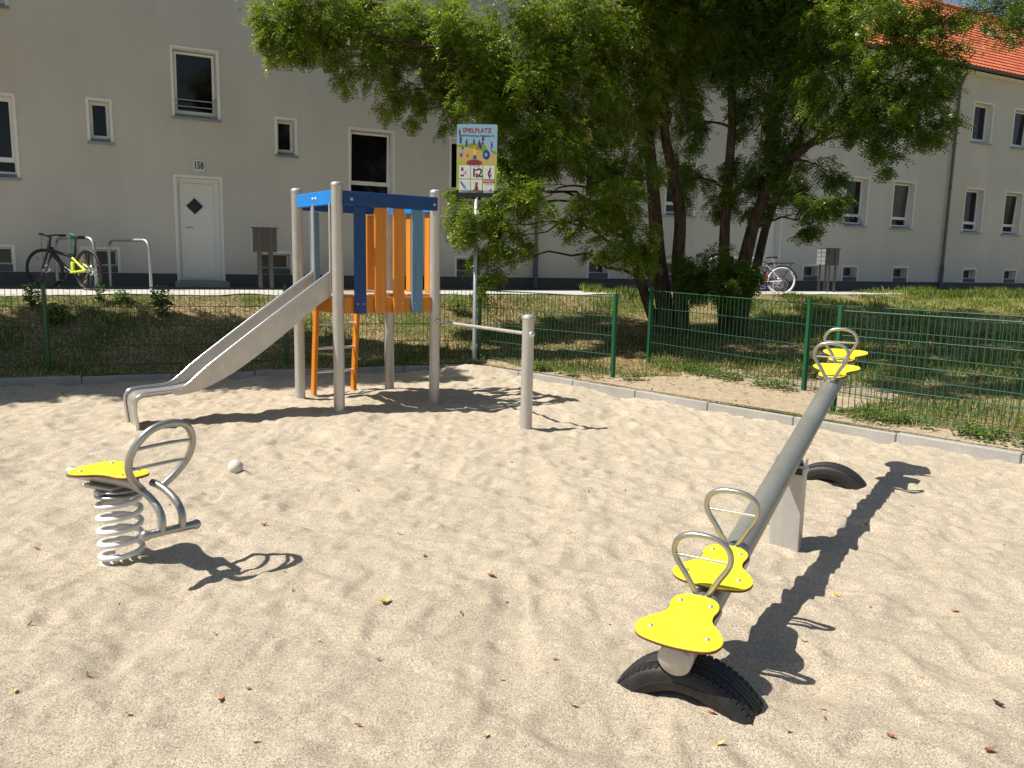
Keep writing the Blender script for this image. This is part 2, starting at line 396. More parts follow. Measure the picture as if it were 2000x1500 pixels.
# ------------------------------------------------------------------ ground
def grid(x0, x1, y0, y1, st):
    nx = int(round((x1 - x0) / st)) + 1; ny = int(round((y1 - y0) / st)) + 1
    X, Y = np.meshgrid(np.linspace(x0, x1, nx), np.linspace(y0, y1, ny)); return X, Y, nx, ny
def gridfaces(nx, ny):
    i = np.arange(nx * ny).reshape(ny, nx); return np.stack([i[:-1, :-1], i[:-1, 1:], i[1:, 1:], i[1:, :-1]], -1).reshape(-1, 4)
def build_sand():
    # fine near field where the photograph looks, coarser farther out and behind
    ys = np.concatenate([np.arange(-4, 1.6, .12), np.arange(1.6, 6, .016), np.arange(6, 12.2, .024)])
    us = np.concatenate([np.arange(-12, -6.2, .12), np.arange(-6.2, 5.2, .022), np.arange(5.2, 12, .12)])
    X, Y = np.meshgrid(us, ys); Z = sand_z(X, Y)
    fc = gridfaces(len(us), len(ys)); o = outside(X, Y).ravel(); keep = (o[fc].max(1) < .06); fc = fc[keep]
    used = np.unique(fc); mp = np.full(X.size, -1); mp[used] = np.arange(len(used))
    V = np.stack([X.ravel(), Y.ravel(), Z.ravel()], -1)[used]
    mkobj('sand', npmesh('sand', V, mp[fc], smooth=True), M_SAND, kind='structure')
build_sand()
def build_lawn():
    X, Y, nx, ny = grid(-22, 34, -14, 44, .1)
    Z = lawn_z(X, Y); wd = walldist(X, Y)
    fc = gridfaces(nx, ny); o = outside(X, Y).ravel()
    keep = (o[fc].max(1) > .05) & (wd.ravel()[fc].max(1) > -.4)
    O2 = o.reshape(X.shape); d1 = (X - C0[0]) * N1[0] + (Y - C0[1]) * N1[1]; d2 = (X - C0[0]) * N2[0] + (Y - C0[1]) * N2[1]
    snap = O2 < .05; w1 = snap & (d1 >= d2); w2 = snap & (d2 > d1)
    X = X + np.where(w1, N1[0] * (.05 - d1), 0) + np.where(w2, N2[0] * (.05 - d2), 0); Y = Y + np.where(w1, N1[1] * (.05 - d1), 0) + np.where(w2, N2[1] * (.05 - d2), 0)
    fc = fc[keep]; used = np.unique(fc); mp = np.full(X.size, -1); mp[used] = np.arange(len(used))
    V = np.stack([X.ravel(), Y.ravel(), Z.ravel()], -1)[used]
    mkobj('lawn', npmesh('lawn', V, mp[fc], smooth=True), M_SOIL, kind='structure')
    g = MB().add([(-150, -80, -.4), (250, -80, -.4), (250, 300, -.4), (-150, 300, -.4)], [(0, 1, 2, 3)])
    g.build('ground', M_SOIL, kind='structure')
build_lawn()
# strip of ground along the kerb and through the gateway: trodden sandy earth draped 4 mm over the lawn
def drape(name, m, inside, x0, x1, y0, y1, st=.08, dz=.004):
    X, Y, nx, ny = grid(x0, x1, y0, y1, st); Z = lawn_z(X, Y) + dz
    fc = gridfaces(nx, ny); k = inside(X, Y).ravel(); fc = fc[k[fc].all(1)]
    used = np.unique(fc); mp = np.full(X.size, -1); mp[used] = np.arange(len(used))
    V = np.stack([X.ravel(), Y.ravel(), Z.ravel()], -1)[used]
    return mkobj(name, npmesh(name, V, mp[fc], smooth=True), m, kind='structure')
def gate_mask(X, Y):
    u = (X - C0[0]) * .682 + (Y - C0[1]) * -.731; s = outside(X, Y)
    n = fbm(X, Y, .7, 71) - .5
    a = (s > .1) & (s < .42 + .35 * n + .25 * (u > 6)) & (X > -.4)
    b = (s > .1) & (s < 2.3 + .8 * n) & (u > 2.35 + 1.2 * n + .1 * s) & (u < 4.9 + 1.0 * n + .1 * s)
    return a | b
drape('footpath', M_DIRT, gate_mask, -1, 9, 2, 14.5, .035)
def strip(name, m, u0, u1, w0, w1, dz, wob=0.0):
    """a band parallel to the facade: u along it, w metres in front of it"""
    e = np.array([1, WS]) / WN; n_ = np.array([WS, -1]) / WN; us = np.arange(u0, u1, .12); ws = np.linspace(w0, w1, 14); U, Wd = np.meshgrid(us, ws)
    Wd = Wd + wob * (fbm(U, Wd * 0, .5, 83) - .5) * (Wd > (w0 + w1) / 2)
    X = e[0] * U + n_[0] * Wd; Y = WA + e[1] * U + n_[1] * Wd; Z = lawn_z(X, Y) + dz
    mkobj(name, npmesh(name, np.stack([X.ravel(), Y.ravel(), Z.ravel()], -1), gridfaces(len(us), len(ws)), smooth=True), m, kind='structure')
strip('path', M_PATH, -22, 2.9, 1.35, 3.02, .012, .10); strip('path', M_PATH, 4.6, 11.6, 1.35, 3.02, .012, .10)
strip('gravel_strip', M_GRAVEL, -22, 30, -.02, 1.42, .006)

# kerb round the sand pit
def kerb():
    mb = MB(); r = random.Random(3)
    def run(d, nrm, length):
        d = Vector((d[0], d[1], 0)).normalized(); n = Vector((nrm[0], nrm[1], 0)); k = 0; a = 0.0
        while a < length:
            c = Vector((C0[0], C0[1], 0)) + d * (a + .5) + n * .045
            mb.box((c.x, c.y, -.094 + r.uniform(-.007, .007)), (.992, .08, .36), math.atan2(d.y, d.x) + r.uniform(-.002, .002), .008); a += 1.0
    run((-5.35, -2.34), N1, 12); run((4.79, -5.13), N2, 13)
    mb.build('kerb', M_CONC, kind='structure')
kerb()

# ------------------------------------------------------------------ blades and leaves scattered as stuff
def blades(name, P, h, wdt, tint, m, lean=.5, **k):
    n = len(P); a = rng.uniform(0, 2 * np.pi, n); d = np.stack([np.cos(a), np.sin(a), 0 * a], -1)
    side = np.stack([-np.sin(a), np.cos(a), 0 * a], -1) * (wdt / 2)[:, None]
    ln = (rng.uniform(.1, 1, n) * lean * h)[:, None]
    mid = P + d * ln * .35 + np.array([0, 0, 1]) * (h * .6)[:, None]; tip = P + d * ln + np.array([0, 0, 1]) * h[:, None]
    V = np.stack([P - side, P + side, mid + side * .7, tip, mid - side * .7], 1).reshape(-1, 3)
    Fc = (np.arange(n) * 5)[:, None] + np.array([[0, 1, 2, 3, 4]])
    return mkobj(name, npmesh(name, V, Fc, np.repeat(tint, 5)), m, **k)
def build_grass():
    n = 300000
    # sample more densely where the photograph sees the ground close up
    X = rng.uniform(-9.5, 16, n); Y = rng.uniform(4, 27, n)
    o = outside(X, Y); wd = walldist(X, Y)
    ok = (o > .13) & (np.abs(X) < .70 * Y + .6) & ~gate_mask(X, Y)
    path = (wd < 3.1) & ((X < 1.5) | ((X > 3.2) & (X < 9.3))); ok &= ~path & (wd > 1.45)
    cov = fbm(X, Y, .8, 61); und = np.exp(-(((X - 2.4) / 2.4) ** 2 + ((Y - 13.6) / 1.9) ** 2))
    ok &= (rng.uniform(0, 1, n) < np.clip((cov - .30) * 4, .08, 1) * (1 - .93 * np.clip(und * 1.5, 0, 1)))
    X, Y, cov, wd = X[ok], Y[ok], cov[ok], wd[ok]
    P = np.stack([X, Y, lawn_z(X, Y) - .005], -1)
    h = rng.uniform(.025, .075, len(X)) * (1 + .8 * (cov > .6)); 
    edge = (wd < 3.9) & (X > 1.5); h = np.where(edge & ((X > 9.5) | (X < 3.4)), h * 1.7, h)
    t = np.clip(rng.normal(.55, .25, len(X)) + (.5 - cov) * .8 - .25 * edge, 0, 1)
    blades('grass', P, h, rng.uniform(.006, .012, len(X)) * np.clip(Y / 9, 1, 1.8), t, M_GRASS, kind='stuff')
build_grass()
def build_litter():
    n = 9000; X = rng.normal(2.2, 2.3, n); Y = rng.normal(13.3, 1.5, n)
    X2 = rng.uniform(-7, 12, 2600); Y2 = rng.uniform(6, 19, 2600)
    X = np.concatenate([X, X2]); Y = np.concatenate([Y, Y2]); o = outside(X, Y)
    k = (o > .15) & (walldist(X, Y) > 3.2); X, Y = X[k], Y[k]; n = len(X)
    P = np.stack([X, Y, lawn_z(X, Y) + rng.uniform(.008, .03, n)], -1)
    a = rng.uniform(0, 6.28, n); t1 = rng.uniform(-.5, .5, n); t2 = rng.uniform(-.5, .5, n)
    u = np.stack([np.cos(a), np.sin(a), t1], -1) * rng.uniform(.014, .03, n)[:, None]; v = np.stack([-np.sin(a), np.cos(a), t2], -1) * rng.uniform(.007, .014, n)[:, None]
    V = np.stack([P - u, P - v, P + u, P + v], 1).reshape(-1, 3)
    mkobj('leaf_litter', npmesh('leaf_litter', V, (np.arange(n) * 4)[:, None] + np.arange(4)[None], np.repeat(rng.uniform(0, 1, n), 4)), M_LITTER, kind='stuff')
build_litter()
def build_weeds():
    # broad-leaved ground cover at the foot of the fences
    Ps = []
    for (a, b, n, wdt) in (((1.0, 10.25), (.05, 11.0), 2600, .16), ((1.62, 10.02), (1.35, 10.2), 350, .1), ((3.45, 7.85), (5.2, 5.95), 3400, .15), ((2.1, 11.3), (3.5, 9.35), 2600, .16), ((-.6, 11.72), (-6.5, 9.3), 1600, .2)):
        t = rng.uniform(0, 1, n); c = np.array(a)[None] * (1 - t)[:, None] + np.array(b)[None] * t[:, None] + rng.normal(0, wdt, (n, 2))
        c = c[fbm(c[:, 0], c[:, 1], .35, 81) > .47]; Ps.append(c)
    c = np.concatenate(Ps); c = c[outside(c[:, 0], c[:, 1]) > .14]; n = len(c)
    P = np.stack([c[:, 0], c[:, 1], lawn_z(c[:, 0], c[:, 1]) + rng.uniform(.01, .11, n)], -1)
    a = rng.uniform(0, 6.28, n); u = np.stack([np.cos(a), np.sin(a), rng.uniform(-.5, .5, n)], -1) * rng.uniform(.014, .03, n)[:, None]
    v = np.stack([-np.sin(a), np.cos(a), rng.uniform(-.4, .4, n)], -1) * rng.uniform(.008, .016, n)[:, None]
    V = np.stack([P - u, P - v, P + u, P + v], 1).reshape(-1, 3)
    mkobj('ground_cover', npmesh('ground_cover', V, (np.arange(n) * 4)[:, None] + np.arange(4)[None], np.repeat(rng.uniform(0, .8, n), 4)), M_SHRUB, kind='stuff')
build_weeds()

# ------------------------------------------------------------------ apartment building (local x along facade, y into the house)
house = empty('apartment_building', (0, WA, 0), math.atan(WS), label='long pale grey rendered apartment block with red tiled roof and white window surrounds', cat='building')
BZ = .92; U0, U1 = -16.0, 30.0; EAVE = 7.78
big = [(-10.87, -9.86), (-3.96, -2.95), (-1.68, -.67), (1.86, 2.87), (4.30, 5.30), (10.87, 11.87), (12.94, 13.97), (16.40, 17.44), (18.53, 19.56), (23.3, 24.3)]
holes = []   # (u0,u1,z0,z1,kind)
for a, b in big:
    holes.append((a, b, 2.82, 4.27, 'big')); holes.append((a, b, 5.68, 6.96, 'upper'))
holes += [(-8.77, -8.35, 3.55, 4.34, 'small'), (-5.45, -5.01, 3.57, 4.33, 'small'), (-7.33, -6.47, 4.13, 5.43, 'stair'), (7.55, 8.45, 4.2, 5.5, 'stair')]
for a, b in ((-10.9, -10.02), (-9.0, -8.34), (-5.82, -5.15), (-1.53, -.85), (2.02, 2.69), (4.4, 5.1), (9.37, 10.05), (10.99, 11.69), (13.22, 13.98), (16.67, 17.43), (18.89, 19.66), (23.4, 24.1)):
    holes.append((a, b, 1.21, 1.68, 'cellar'))
holes += [(-7.36, -6.48, 1.07, 3.08, 'door'), (7.55, 8.45, 1.07, 3.10, 'door')]
def facade():
    PT = 1.205; R = .16
    us = sorted(set([U0, U1] + [h[0] for h in holes] + [h[1] for h in holes])); zs = sorted(set([PT, EAVE] + [h[2] for h in holes if h[2] > PT] + [h[3] for h in holes]))
    wall = MB()
    inh = lambda u, z: any(h[0] < u < h[1] and h[2] < z < h[3] for h in holes)
    for i in range(len(us) - 1):
        for j in range(len(zs) - 1):
            if not inh((us[i] + us[i + 1]) / 2, (zs[j] + zs[j + 1]) / 2):
                wall.add([(us[i], 0, zs[j]), (us[i + 1], 0, zs[j]), (us[i + 1], 0, zs[j + 1]), (us[i], 0, zs[j + 1])], [(0, 1, 2, 3)])
    D = 10.0
    for u in (U0, U1): wall.add([(u, 0, PT), (u, D, PT), (u, D, EAVE), (u, D / 2, 11.7), (u, 0, EAVE)], [(0, 1, 2, 3, 4)])
    wall.add([(U0, D, .5), (U1, D, .5), (U1, D, EAVE), (U0, D, EAVE)], [(0, 1, 2, 3)])
    wall.add([(U0, 0, PT), (U1, 0, PT), (U1, .03, PT), (U0, .03, PT)], [(0, 1, 2, 3)])
    wall.build('wall', M_RENDER, house)
    pl = MB(); seg = [U0]
    for h in holes:
        if h[4] == 'door': seg += [h[0] - .0, h[1] + .0]
    seg.append(U1)
    for i in range(0, len(seg), 2):
        a, b = seg[i], seg[i + 1]
        pl.add([(a, .03, .3), (b, .03, .3), (b, .03, PT), (a, .03, PT), (a, .2, .3), (b, .2, .3), (a, .2, PT), (b, .2, PT)], [(0, 1, 2, 3), (0, 3, 6, 4), (1, 5, 7, 2)])
    pl.build('plinth', M_PLINTH, house)
facade()
def window(h, i):
    u0, u1, z0, z1, kind = h; w_ = u1 - u0; B = .048; dep = .23
    sur = MB(); cellar = kind == 'cellar'
    # proud band round the opening + reveal
    lo = z0 if cellar else z0
    def ring(a0, a1, b0, b1, y): return [(a0, y, b0), (a1, y, b0), (a1, y, b1), (a0, y, b1)]
    P = -.012; BW = B
    sur.box((u0 + BW / 2 - .002, P / 2 + .004, (z0 + z1) / 2), (BW, -P + .008, z1 - z0), 0)
    sur.box((u1 - BW / 2 + .002, P / 2 + .004, (z0 + z1) / 2), (BW, -P + .008, z1 - z0), 0)
    sur.box(((u0 + u1) / 2, P / 2 + .004, z1 - BW / 2 + .002), (w_ - 2 * BW, -P + .008, BW), 0)
    a0, a1, b1 = u0 + BW, u1 - BW, z1 - BW; y0, y1 = .008, dep + .04
    sur.add([(a0, y0, z0), (a0, y1, z0), (a0, y1, b1), (a0, y0, b1)], [(0, 1, 2, 3)])
    sur.add([(a1, y0, z0), (a1, y1, z0), (a1, y1, b1), (a1, y0, b1)], [(3, 2, 1, 0)])
    sur.add([(a0, y0, b1), (a1, y0, b1), (a1, y1, b1), (a0, y1, b1)], [(0, 1, 2, 3)])
    win = sur.build('door_surround' if kind == 'door' else 'window', M_WHITE, house)
    zb = z0 + (.10 if not cellar else .12)
    if kind == 'door':
        d = MB(); y = dep
        d.box(((a0 + a1) / 2, y, (z0 + b1) / 2), (a1 - a0, .05, b1 - z0), 0)
        dw = (a1 - a0) - .16
        leaf = MB().box(((a0 + a1) / 2 - .02, y - .045, z0 + .05 + (b1 - z0 - .14) / 2), (dw, .04, b1 - z0 - .14), 0, .006)
        d.build('door_frame', M_FRAME, win)
        lf = leaf.build('door', M_DOOR, house)
        cx, cz = (a0 + a1) / 2 - .06, z0 + 1.44; s = .155
        g = MB().add([(cx - s, y - .073, cz), (cx, y - .073, cz - s), (cx + s, y - .073, cz), (cx, y - .073, cz + s)], [(0, 1, 2, 3)])
        g.build('pane', M_GLASS, lf)
        s2 = s + .03; t = MB()
        for k in range(4):
            p = [(cx - s2, cz), (cx, cz - s2), (cx + s2, cz), (cx, cz + s2)]; q = p[(k + 1) % 4]; p = p[k]
            t.tube([(p[0], y - .068, p[1]), (q[0], y - .068, q[1])], .013, 6)
        t.build('pane_trim', M_FRAME, lf)
        hd = MB().tube([(a0 + .17, y - .07, z0 + 1.02), (a0 + .17, y - .12, z0 + 1.02), (a0 + .29, y - .12, z0 + 1.02)], .011, 8); hd.build('door_handle', M_BOLT, lf)
        st = MB().box(((u0 + u1) / 2, -.02, z0 - .11), (w_ + .1, .5, .2), 0, .01); st.build('doorstep', M_CONC, house)
        back = MB().add([(a0, y + .02, z0), (a1, y + .02, z0), (a1, y + .02, b1), (a0, y + .02, b1)], [(0, 1, 2, 3)])
        return
    fm = MB(); y = dep; ft = .035 if kind != 'cellar' else .02
    def rect_frame(mb, a0, a1, b0, b1, y, t, d, M=None):
        pts = [((a0 + t / 2), (b0 + b1) / 2, t, b1 - b0), ((a1 - t / 2), (b0 + b1) / 2, t, b1 - b0), ((a0 + a1) / 2, b0 + t / 2, a1 - a0 - 2 * t, t), ((a0 + a1) / 2, b1 - t / 2, a1 - a0 - 2 * t, t)]
        for cx, cz, sx, sz in pts:
            c = Vector((cx, y, cz))
            if M is not None: c = M @ c; mb.box(c, (sx, d, sz), M=M.to_3x3().to_4x4())
            else: mb.box(c, (sx, d, sz), 0, .004)
    dark = MB().add([(a0, y + .045, zb), (a1, y + .045, zb), (a1, y + .045, b1), (a0, y + .045, b1)], [(0, 1, 2, 3)])
    rect_frame(fm, a0, a1, zb, b1, y, ft, .06)
    fr_ = fm.build('window_frame', M_FRAME, win)
    tilt = {'big': .055, 'upper': .05, 'small': .045, 'stair': .05, 'cellar': 0}[kind] * ((i * 7919 % 5) > 1)
    low = kind in ('big', 'upper') and (i % 2 == 0)
    c0 = zb + .25 if low else zb + ft
    if low:
        MB().box(((a0 + a1) / 2, y - .002, zb + .225), (a1 - a0 - 2 * ft, .058, .05), 0, .004).build('transom', M_FRAME, win)
    SW = {'small': .028, 'cellar': .02}.get(kind, .042); q_ = SW - .014
    sash = MB(); Mx = Matrix.Translation((0, y - .012, c0)) @ Matrix.Rotation(tilt, 4, 'X') @ Matrix.Translation((0, -(y - .012), -c0))
    rect_frame(sash, a0 + ft - .01, a1 - ft + .01, c0 - .01, b1 - ft + .01, y - .012, SW, .05, Mx)
    sash.build('sash', M_FRAME, win)
    pts = [(a0 + ft + q_, y - .012, c0 + q_), (a1 - ft - q_, y - .012, c0 + q_), (a1 - ft - q_, y - .012, b1 - ft - q_), (a0 + ft + q_, y - .012, b1 - ft - q_)]
    MB().add([Mx @ Vector(p) for p in pts], [(0, 1, 2, 3)]).build('pane', M_BLIND if (cellar or i in (12, 13)) else M_GLASS, win)
    dark.build('inner_pane', M_GLASS, win)
    if cellar:
        MB().box(((a0 + a1) / 2, .085, zb - .06), (a1 - a0, .17, .12 - .004), 0).build('sill', M_PLINTHG, win)
    else:
        s = MB().add([(u0 - .01, -.05, z0 + .02), (u1 + .01, -.05, z0 + .02), (a1, dep - .02, zb), (a0, dep - .02, zb), (u0 - .01, -.05, z0 - .02), (u1 + .01, -.05, z0 - .02), (u1 + .01, .0, z0 - .02), (u0 - .01, .0, z0 - .02)], [(0, 1, 2, 3), (4, 5, 1, 0), (7, 6, 5, 4)])
        s.build('sill', M_SILL, win)
    if kind == 'stair':
        r_ = MB()
        for dz in (.13, .25): r_.cyl((a0, .07, zb + dz), (a1, .07, zb + dz), .010, 8)
        r_.box((a1 - .03, .07, zb + .17), (.04, .02, .30), 0)
        r_.build('guard_rail', M_GALV, win)
for i, h in enumerate(holes): window(h, i)
def roof():
    R0, R1, y0, z0, y1, z1 = U0 - .3, U1 + .3, -.24, 7.88, 4.75, 11.72
    nu = int((R1 - R0) / .0667); rows = 21
    us = np.linspace(R0, R1, nu + 1); wv = .028 * np.abs(np.sin(us * math.pi / .2)) ** .7
    sl = math.atan2(z1 - z0, y1 - y0); ny, nz = -math.sin(sl), math.cos(sl)
    V = []; ts = []
    for r_ in range(rows):
        for t, hgt in ((r_, .032), (r_ + .999, .0)):
            t /= rows; V.append(np.stack([us, y0 + (y1 - y0) * t + ny * (hgt + wv), z0 + (z1 - z0) * t + nz * (hgt + wv)], -1))
    V = np.concatenate(V); fc = gridfaces(nu + 1, rows * 2)
    mkobj('roof', npmesh('roof', V, fc), M_TILE, house)
    rf = KIDS[house.name][-1]
    b = MB().add([(R0, y1, z1 + .02), (R1, y1, z1 + .02), (R1, 10.4, 7.8), (R0, 10.4, 7.8)], [(0, 1, 2, 3)]); b.build('rear_slope', M_TILE, rf)
    rd = MB(); u = R0
    while u < R1: rd.tube([(u, y1 - .02, z1 + .02), (u + .36, y1 - .02, z1 + .035)], [.11, .125], 10); u += .35
    rd.build('ridge_tiles', M_TILE, rf)
    sk = MB()
    for u in (21.2,):
        t = .62; c = Vector((u, y0 + (y1 - y0) * t, z0 + (z1 - z0) * t)) + Vector((0, ny, nz)) * .08
        sk.box(c, (.6, .7, .07), M=Matrix.Rotation(sl, 4, 'X'), bev=.01)
    sk.build('roof_hatch', M_ZINC, rf)
    g = MB(); n = 8
    for k in range(n):
        a = math.pi + math.pi * k / n; a2 = math.pi + math.pi * (k + 1) / n; r_ = .075; yc, zc = y0 - .05, z0 - .01
        g.add([(R0, yc + r_ * math.cos(a), zc + r_ * math.sin(a)), (R1, yc + r_ * math.cos(a), zc + r_ * math.sin(a)), (R1, yc + r_ * math.cos(a2), zc + r_ * math.sin(a2)), (R0, yc + r_ * math.cos(a2), zc + r_ * math.sin(a2))], [(0, 1, 2, 3)], True)
    g.build('gutter', M_ZINC, house)
    MB().box(((U0 + U1) / 2, -.11, 7.755), (U1 - U0 + .4, .22, .03)).build('soffit', M_WHITE, house)
roof()
def pipe(u):
    p = MB().tube([(u, -.28, 7.80), (u, -.26, 7.62), (u, -.09, 7.40), (u, -.09, 1.75)], .045, 10)
    for z in (2.4, 4.2, 6.0): p.lathe((u, -.09, z), [(.052, -.02), (.055, 0), (.052, .02)], 12)
    o = p.build('drainpipe', M_ZINC, house)
    MB().tube([(u, -.09, 1.76), (u, -.09, 1.05), (u, -.12, .95)], .058, 10).build('pipe_foot', M_PLINTHG, o)
for u in (.52, 15.5): pipe(u)
def text(body, size, loc, M, m, parent, name='lettering', bold=0.0, ext=.0002):
    c = bpy.data.curves.new(name, 'FONT'); c.body = body; c.size = size; c.extrude = ext; c.align_x = 'CENTER'; c.align_y = 'CENTER'; c.offset = bold; c.resolution_u = 2
    o = bpy.data.objects.new(name, c); COL.objects.link(o)
    dg = bpy.context.evaluated_depsgraph_get(); me = bpy.data.meshes.new_from_object(o.evaluated_get(dg))
    bpy.data.objects.remove(o); bpy.data.curves.remove(c)
    me.transform(Matrix.Translation(loc) @ M); return mkobj(name, me, m, parent)
M_BLACK = mat('black_paint', **speck((.012, .012, .013), .3, 30, .4, bs=0))
M_SIGNW = mat('sign_white', **speck((.66, .66, .64), .04, 12, .4, bs=0))
FACE = Matrix.Rotation(math.pi / 2, 4, 'X')
hn = MB().box((-6.90, -.012, 3.27), (.215, .024, .225), 0, .004).build('house_number', M_SIGNW, house)
text('158', .15, (-6.90, -.026, 3.268), FACE @ Matrix.Diagonal((.78, 1.25, 1, 1)), M_BLACK, hn, 'digits', .0035)

# ------------------------------------------------------------------ slide tower
TW_A = 0.634; TW_C = Vector((-1.619, 8.78, 0)); W_, D_ = 1.119, 1.053; TOP = 2.29
tower = empty('slide_tower', TW_C, TW_A, label='steel-post play tower with blue top boards, orange slats, a ladder and a steel slide', cat='play tower')
hx, hy = W_ / 2, D_ / 2
def post(c, z1, r=.056, parent=tower):
    mb = MB().lathe((c[0], c[1], 0), [(r, -.4), (r, z1 - .035), (r + .001, z1 - .03)], 24)
    o = mb.build('post', M_STEEL, parent)
    MB().lathe((c[0], c[1], z1), [(r + .003, -.032), (r + .003, -.012), (r * .93, -.002), (r * .6, .008), (0, .011)], 24).build('post_cap', M_STEEL, o)
for c in ((-hx, hy), (-hx, -hy), (hx, -hy), (hx, hy)): post(c, TOP)
post((hx, -hy - 1.68), 1.075)
gb = MB().tube([(hx, -hy, .905), (hx, -hy - 1.68, .905)], .017, 14); g_ = gb.build('grab_bar', M_STEEL, tower)
MB().lathe((hx, -hy - 1.68, .905), [(.028, .05), (.028, .062), (.02, .072), (0, .074)], 14, axis=(0, -1, 0)).lathe((hx + .05, -hy - 1.68, .905), [(.024, .0), (.024, .014), (.013, .02), (0, .021)], 12, axis=(1, 0, 0)).lathe((hx, -hy - .056, .905), [(.03, 0), (.028, .02), (.02, .03)], 14, axis=(0, -1, 0)).build('bolt_cap', M_BOLT, tower)
# top boards
ZB0, ZB1 = 2.075, 2.215
def board(p, q, z0, z1, m, off, name='top_board', th=.038):
    p = Vector(p); q = Vector(q); d = (q - p); n = Vector((d.y, -d.x)).normalized(); c = (p + q) / 2 + n * off
    return MB().box((c.x, c.y, (z0 + z1) / 2), (d.length, th, z1 - z0), math.atan2(d.y, d.x), .006).build(name, m, tower)
front = board((-hx + .05, -hy), (hx - .004, -hy), ZB0, ZB1, M_BLUE_SHADE, .044)
left = board((-hx, hy - .045), (-hx, -hy + .045), ZB0 + .01, ZB1 + .01, M_BLUE, .0)
back = board((hx - .05, hy), (-hx + .05, hy), ZB0 - .01, ZB1 - .01, M_BLUE_SHADE, 0)
right = board((hx, -hy + .05), (hx, hy - .05), ZB0 - .01, ZB1 - .01, M_BLUE, 0)
for y in (.04, -.035): MB().lathe((-hx - .019, y, 2.155), [(.018, 0), (.016, .006), (0, .008)], 12, axis=(-1, 0, 0)).build('bolt', M_BOLT, left)
for x in (-hx + .13, hx - .045): MB().lathe((x, -hy - .063, 2.14), [(.020, 0), (.018, .006), (.007, .01), (0, .01)], 12, axis=(0, -1, 0)).build('bolt', M_STEELD, front)
# slats
def slat(side, t, wd, z0, z1, m):
    b = bool(0)
    if side == 'front': c = (-hx + t * W_, -hy - .085 + .0, 0); rz = 0
    elif side == 'right': c = (hx + .036, -hy + t * D_, 0); rz = math.pi / 2
    else: c = (-hx + t * W_, hy + .036, 0); rz = 0
    o = MB().box((c[0], c[1] if side != 'front' else -hy - .044, (z0 + z1) / 2), (wd, .03 if side != 'front' else .03, z1 - z0), rz, .006)
    s = o.build('slat', m, tower)
    if side == 'front':
        bb = MB()
        for dx in (-wd * .27, wd * .27): bb.lathe((c[0] + dx, -hy - .060, z0 + .10), [(.0075, 0), (.007, .004), (0, .005)], 8, axis=(0, -1, 0))
        bb.build('bolt', M_BOLT, s)
    return s
for t, m in ((.198, M_BLUE_SHADE), (.40, M_ORANGE), (.588, M_ORANGE), (.782, M_SLATE)): slat('front', t, .128, 1.005, ZB0 - .002, m)
for t, m in ((.20, M_ORANGE), (.40, M_SLATE), (.60, M_ORANGE), (.80, M_ORANGE)): slat('right', t, .105, 1.06, ZB0 - .012, m)
for t, m in ((.19, M_SLATE), (.80, M_ORANGE)): slat('back', t, .105, 1.06, ZB0 - .012, m)
# platform
fb = MB()
fb.box((0, -hy + .0, 1.088), (W_ - .11, .045, .165), 0, .005)
fb.box((0, hy, 1.088), (W_ - .11, .045, .165), 0, .005)
fb.box((-hx, 0, 1.088), (.045, D_ - .11, .165), 0, .005)
fb.box((hx, 0, 1.088), (.045, D_ - .11, .165), 0, .005)
fb.build('platform_frame', M_ORANGE, tower)
dk = MB()
for k in range(7): dk.box((-hx + .10 + k * (W_ - .2) / 6, 0, 1.187), ((W_ - .2) / 6 - .008, D_ - .04, .026), 0, .003)
dk.build('deck', M_DECK, tower)
# ladder at the back
lad = MB()
for s, n_ in ((-1, 0), (1, 1)):
    x = -.075 + s * .25
    a = Vector((x, hy + .20, -.12)); b = Vector((x, hy + .045, 1.19))
    d = (b - a).normalized(); xx = Vector((1, 0, 0)); yy = d.cross(xx)
    M = Matrix((xx, yy, d)).transposed().to_4x4()
    MB().box((a + b) / 2, (.042, .09, (b - a).length), M=M, bev=.005).build('ladder_rail', M_ORANGE, tower)
for z in (.25, .53, .81):
    t = (z + .12) / 1.31; y = hy + .20 - .155 * t
    MB().cyl((-.075 - .235, y, z), (-.075 + .235, y, z), .016, 12).build('rung', M_RAIL, tower)
# slide
RAILP = [(.03, 1.415), (.664, .967), (1.039, .695), (1.280, .515), (1.40, .41), (1.47, .36), (1.53, .335), (1.66, .325), (1.80, .318), (1.86, .300), (1.893, .262), (1.898, .20), (1.89, .12), (1.875, -.05)]
FLOORP = [(.02, 1.20), (.10, 1.155), (.21, 1.075), (.436, .895), (.711, .690), (.988, .505), (1.167, .41), (1.30, .355), (1.42, .322), (1.60, .305), (1.78, .297), (1.845, .28), (1.872, .245), (1.880, .19), (1.872, .11), (1.857, -.06)]
def resamp(P, n):
    P = np.array(smoothpoly(P, 6, False)); s = np.concatenate([[0], np.cumsum(np.hypot(*np.diff(P, axis=0).T))]); q = np.linspace(0, s[-1], n)
    return [(float(np.interp(v, s, P[:, 0])), float(np.interp(v, s, P[:, 1]))) for v in q]
RP = resamp(RAILP, 60); FP = resamp(FLOORP, 60)
VN, VF = -.40, .02
def sl(s, v, z): return (-hx - s, v, z)
ch = MB()
ch.add([sl(s, v, z) for s, z in FP for v in (VN, VF)], [(2 * i, 2 * i + 1, 2 * i + 3, 2 * i + 2) for i in range(59)], True)
ch.add([sl(s + (.004 if i > 50 else 0), v, z - .006) for i, (s, z) in enumerate(FP) for v in (VN + .001, VF - .001)], [(2 * i, 2 * i + 2, 2 * i + 3, 2 * i + 1) for i in range(59)], True)
chute = ch.build('slide', M_SLIDE, tower)
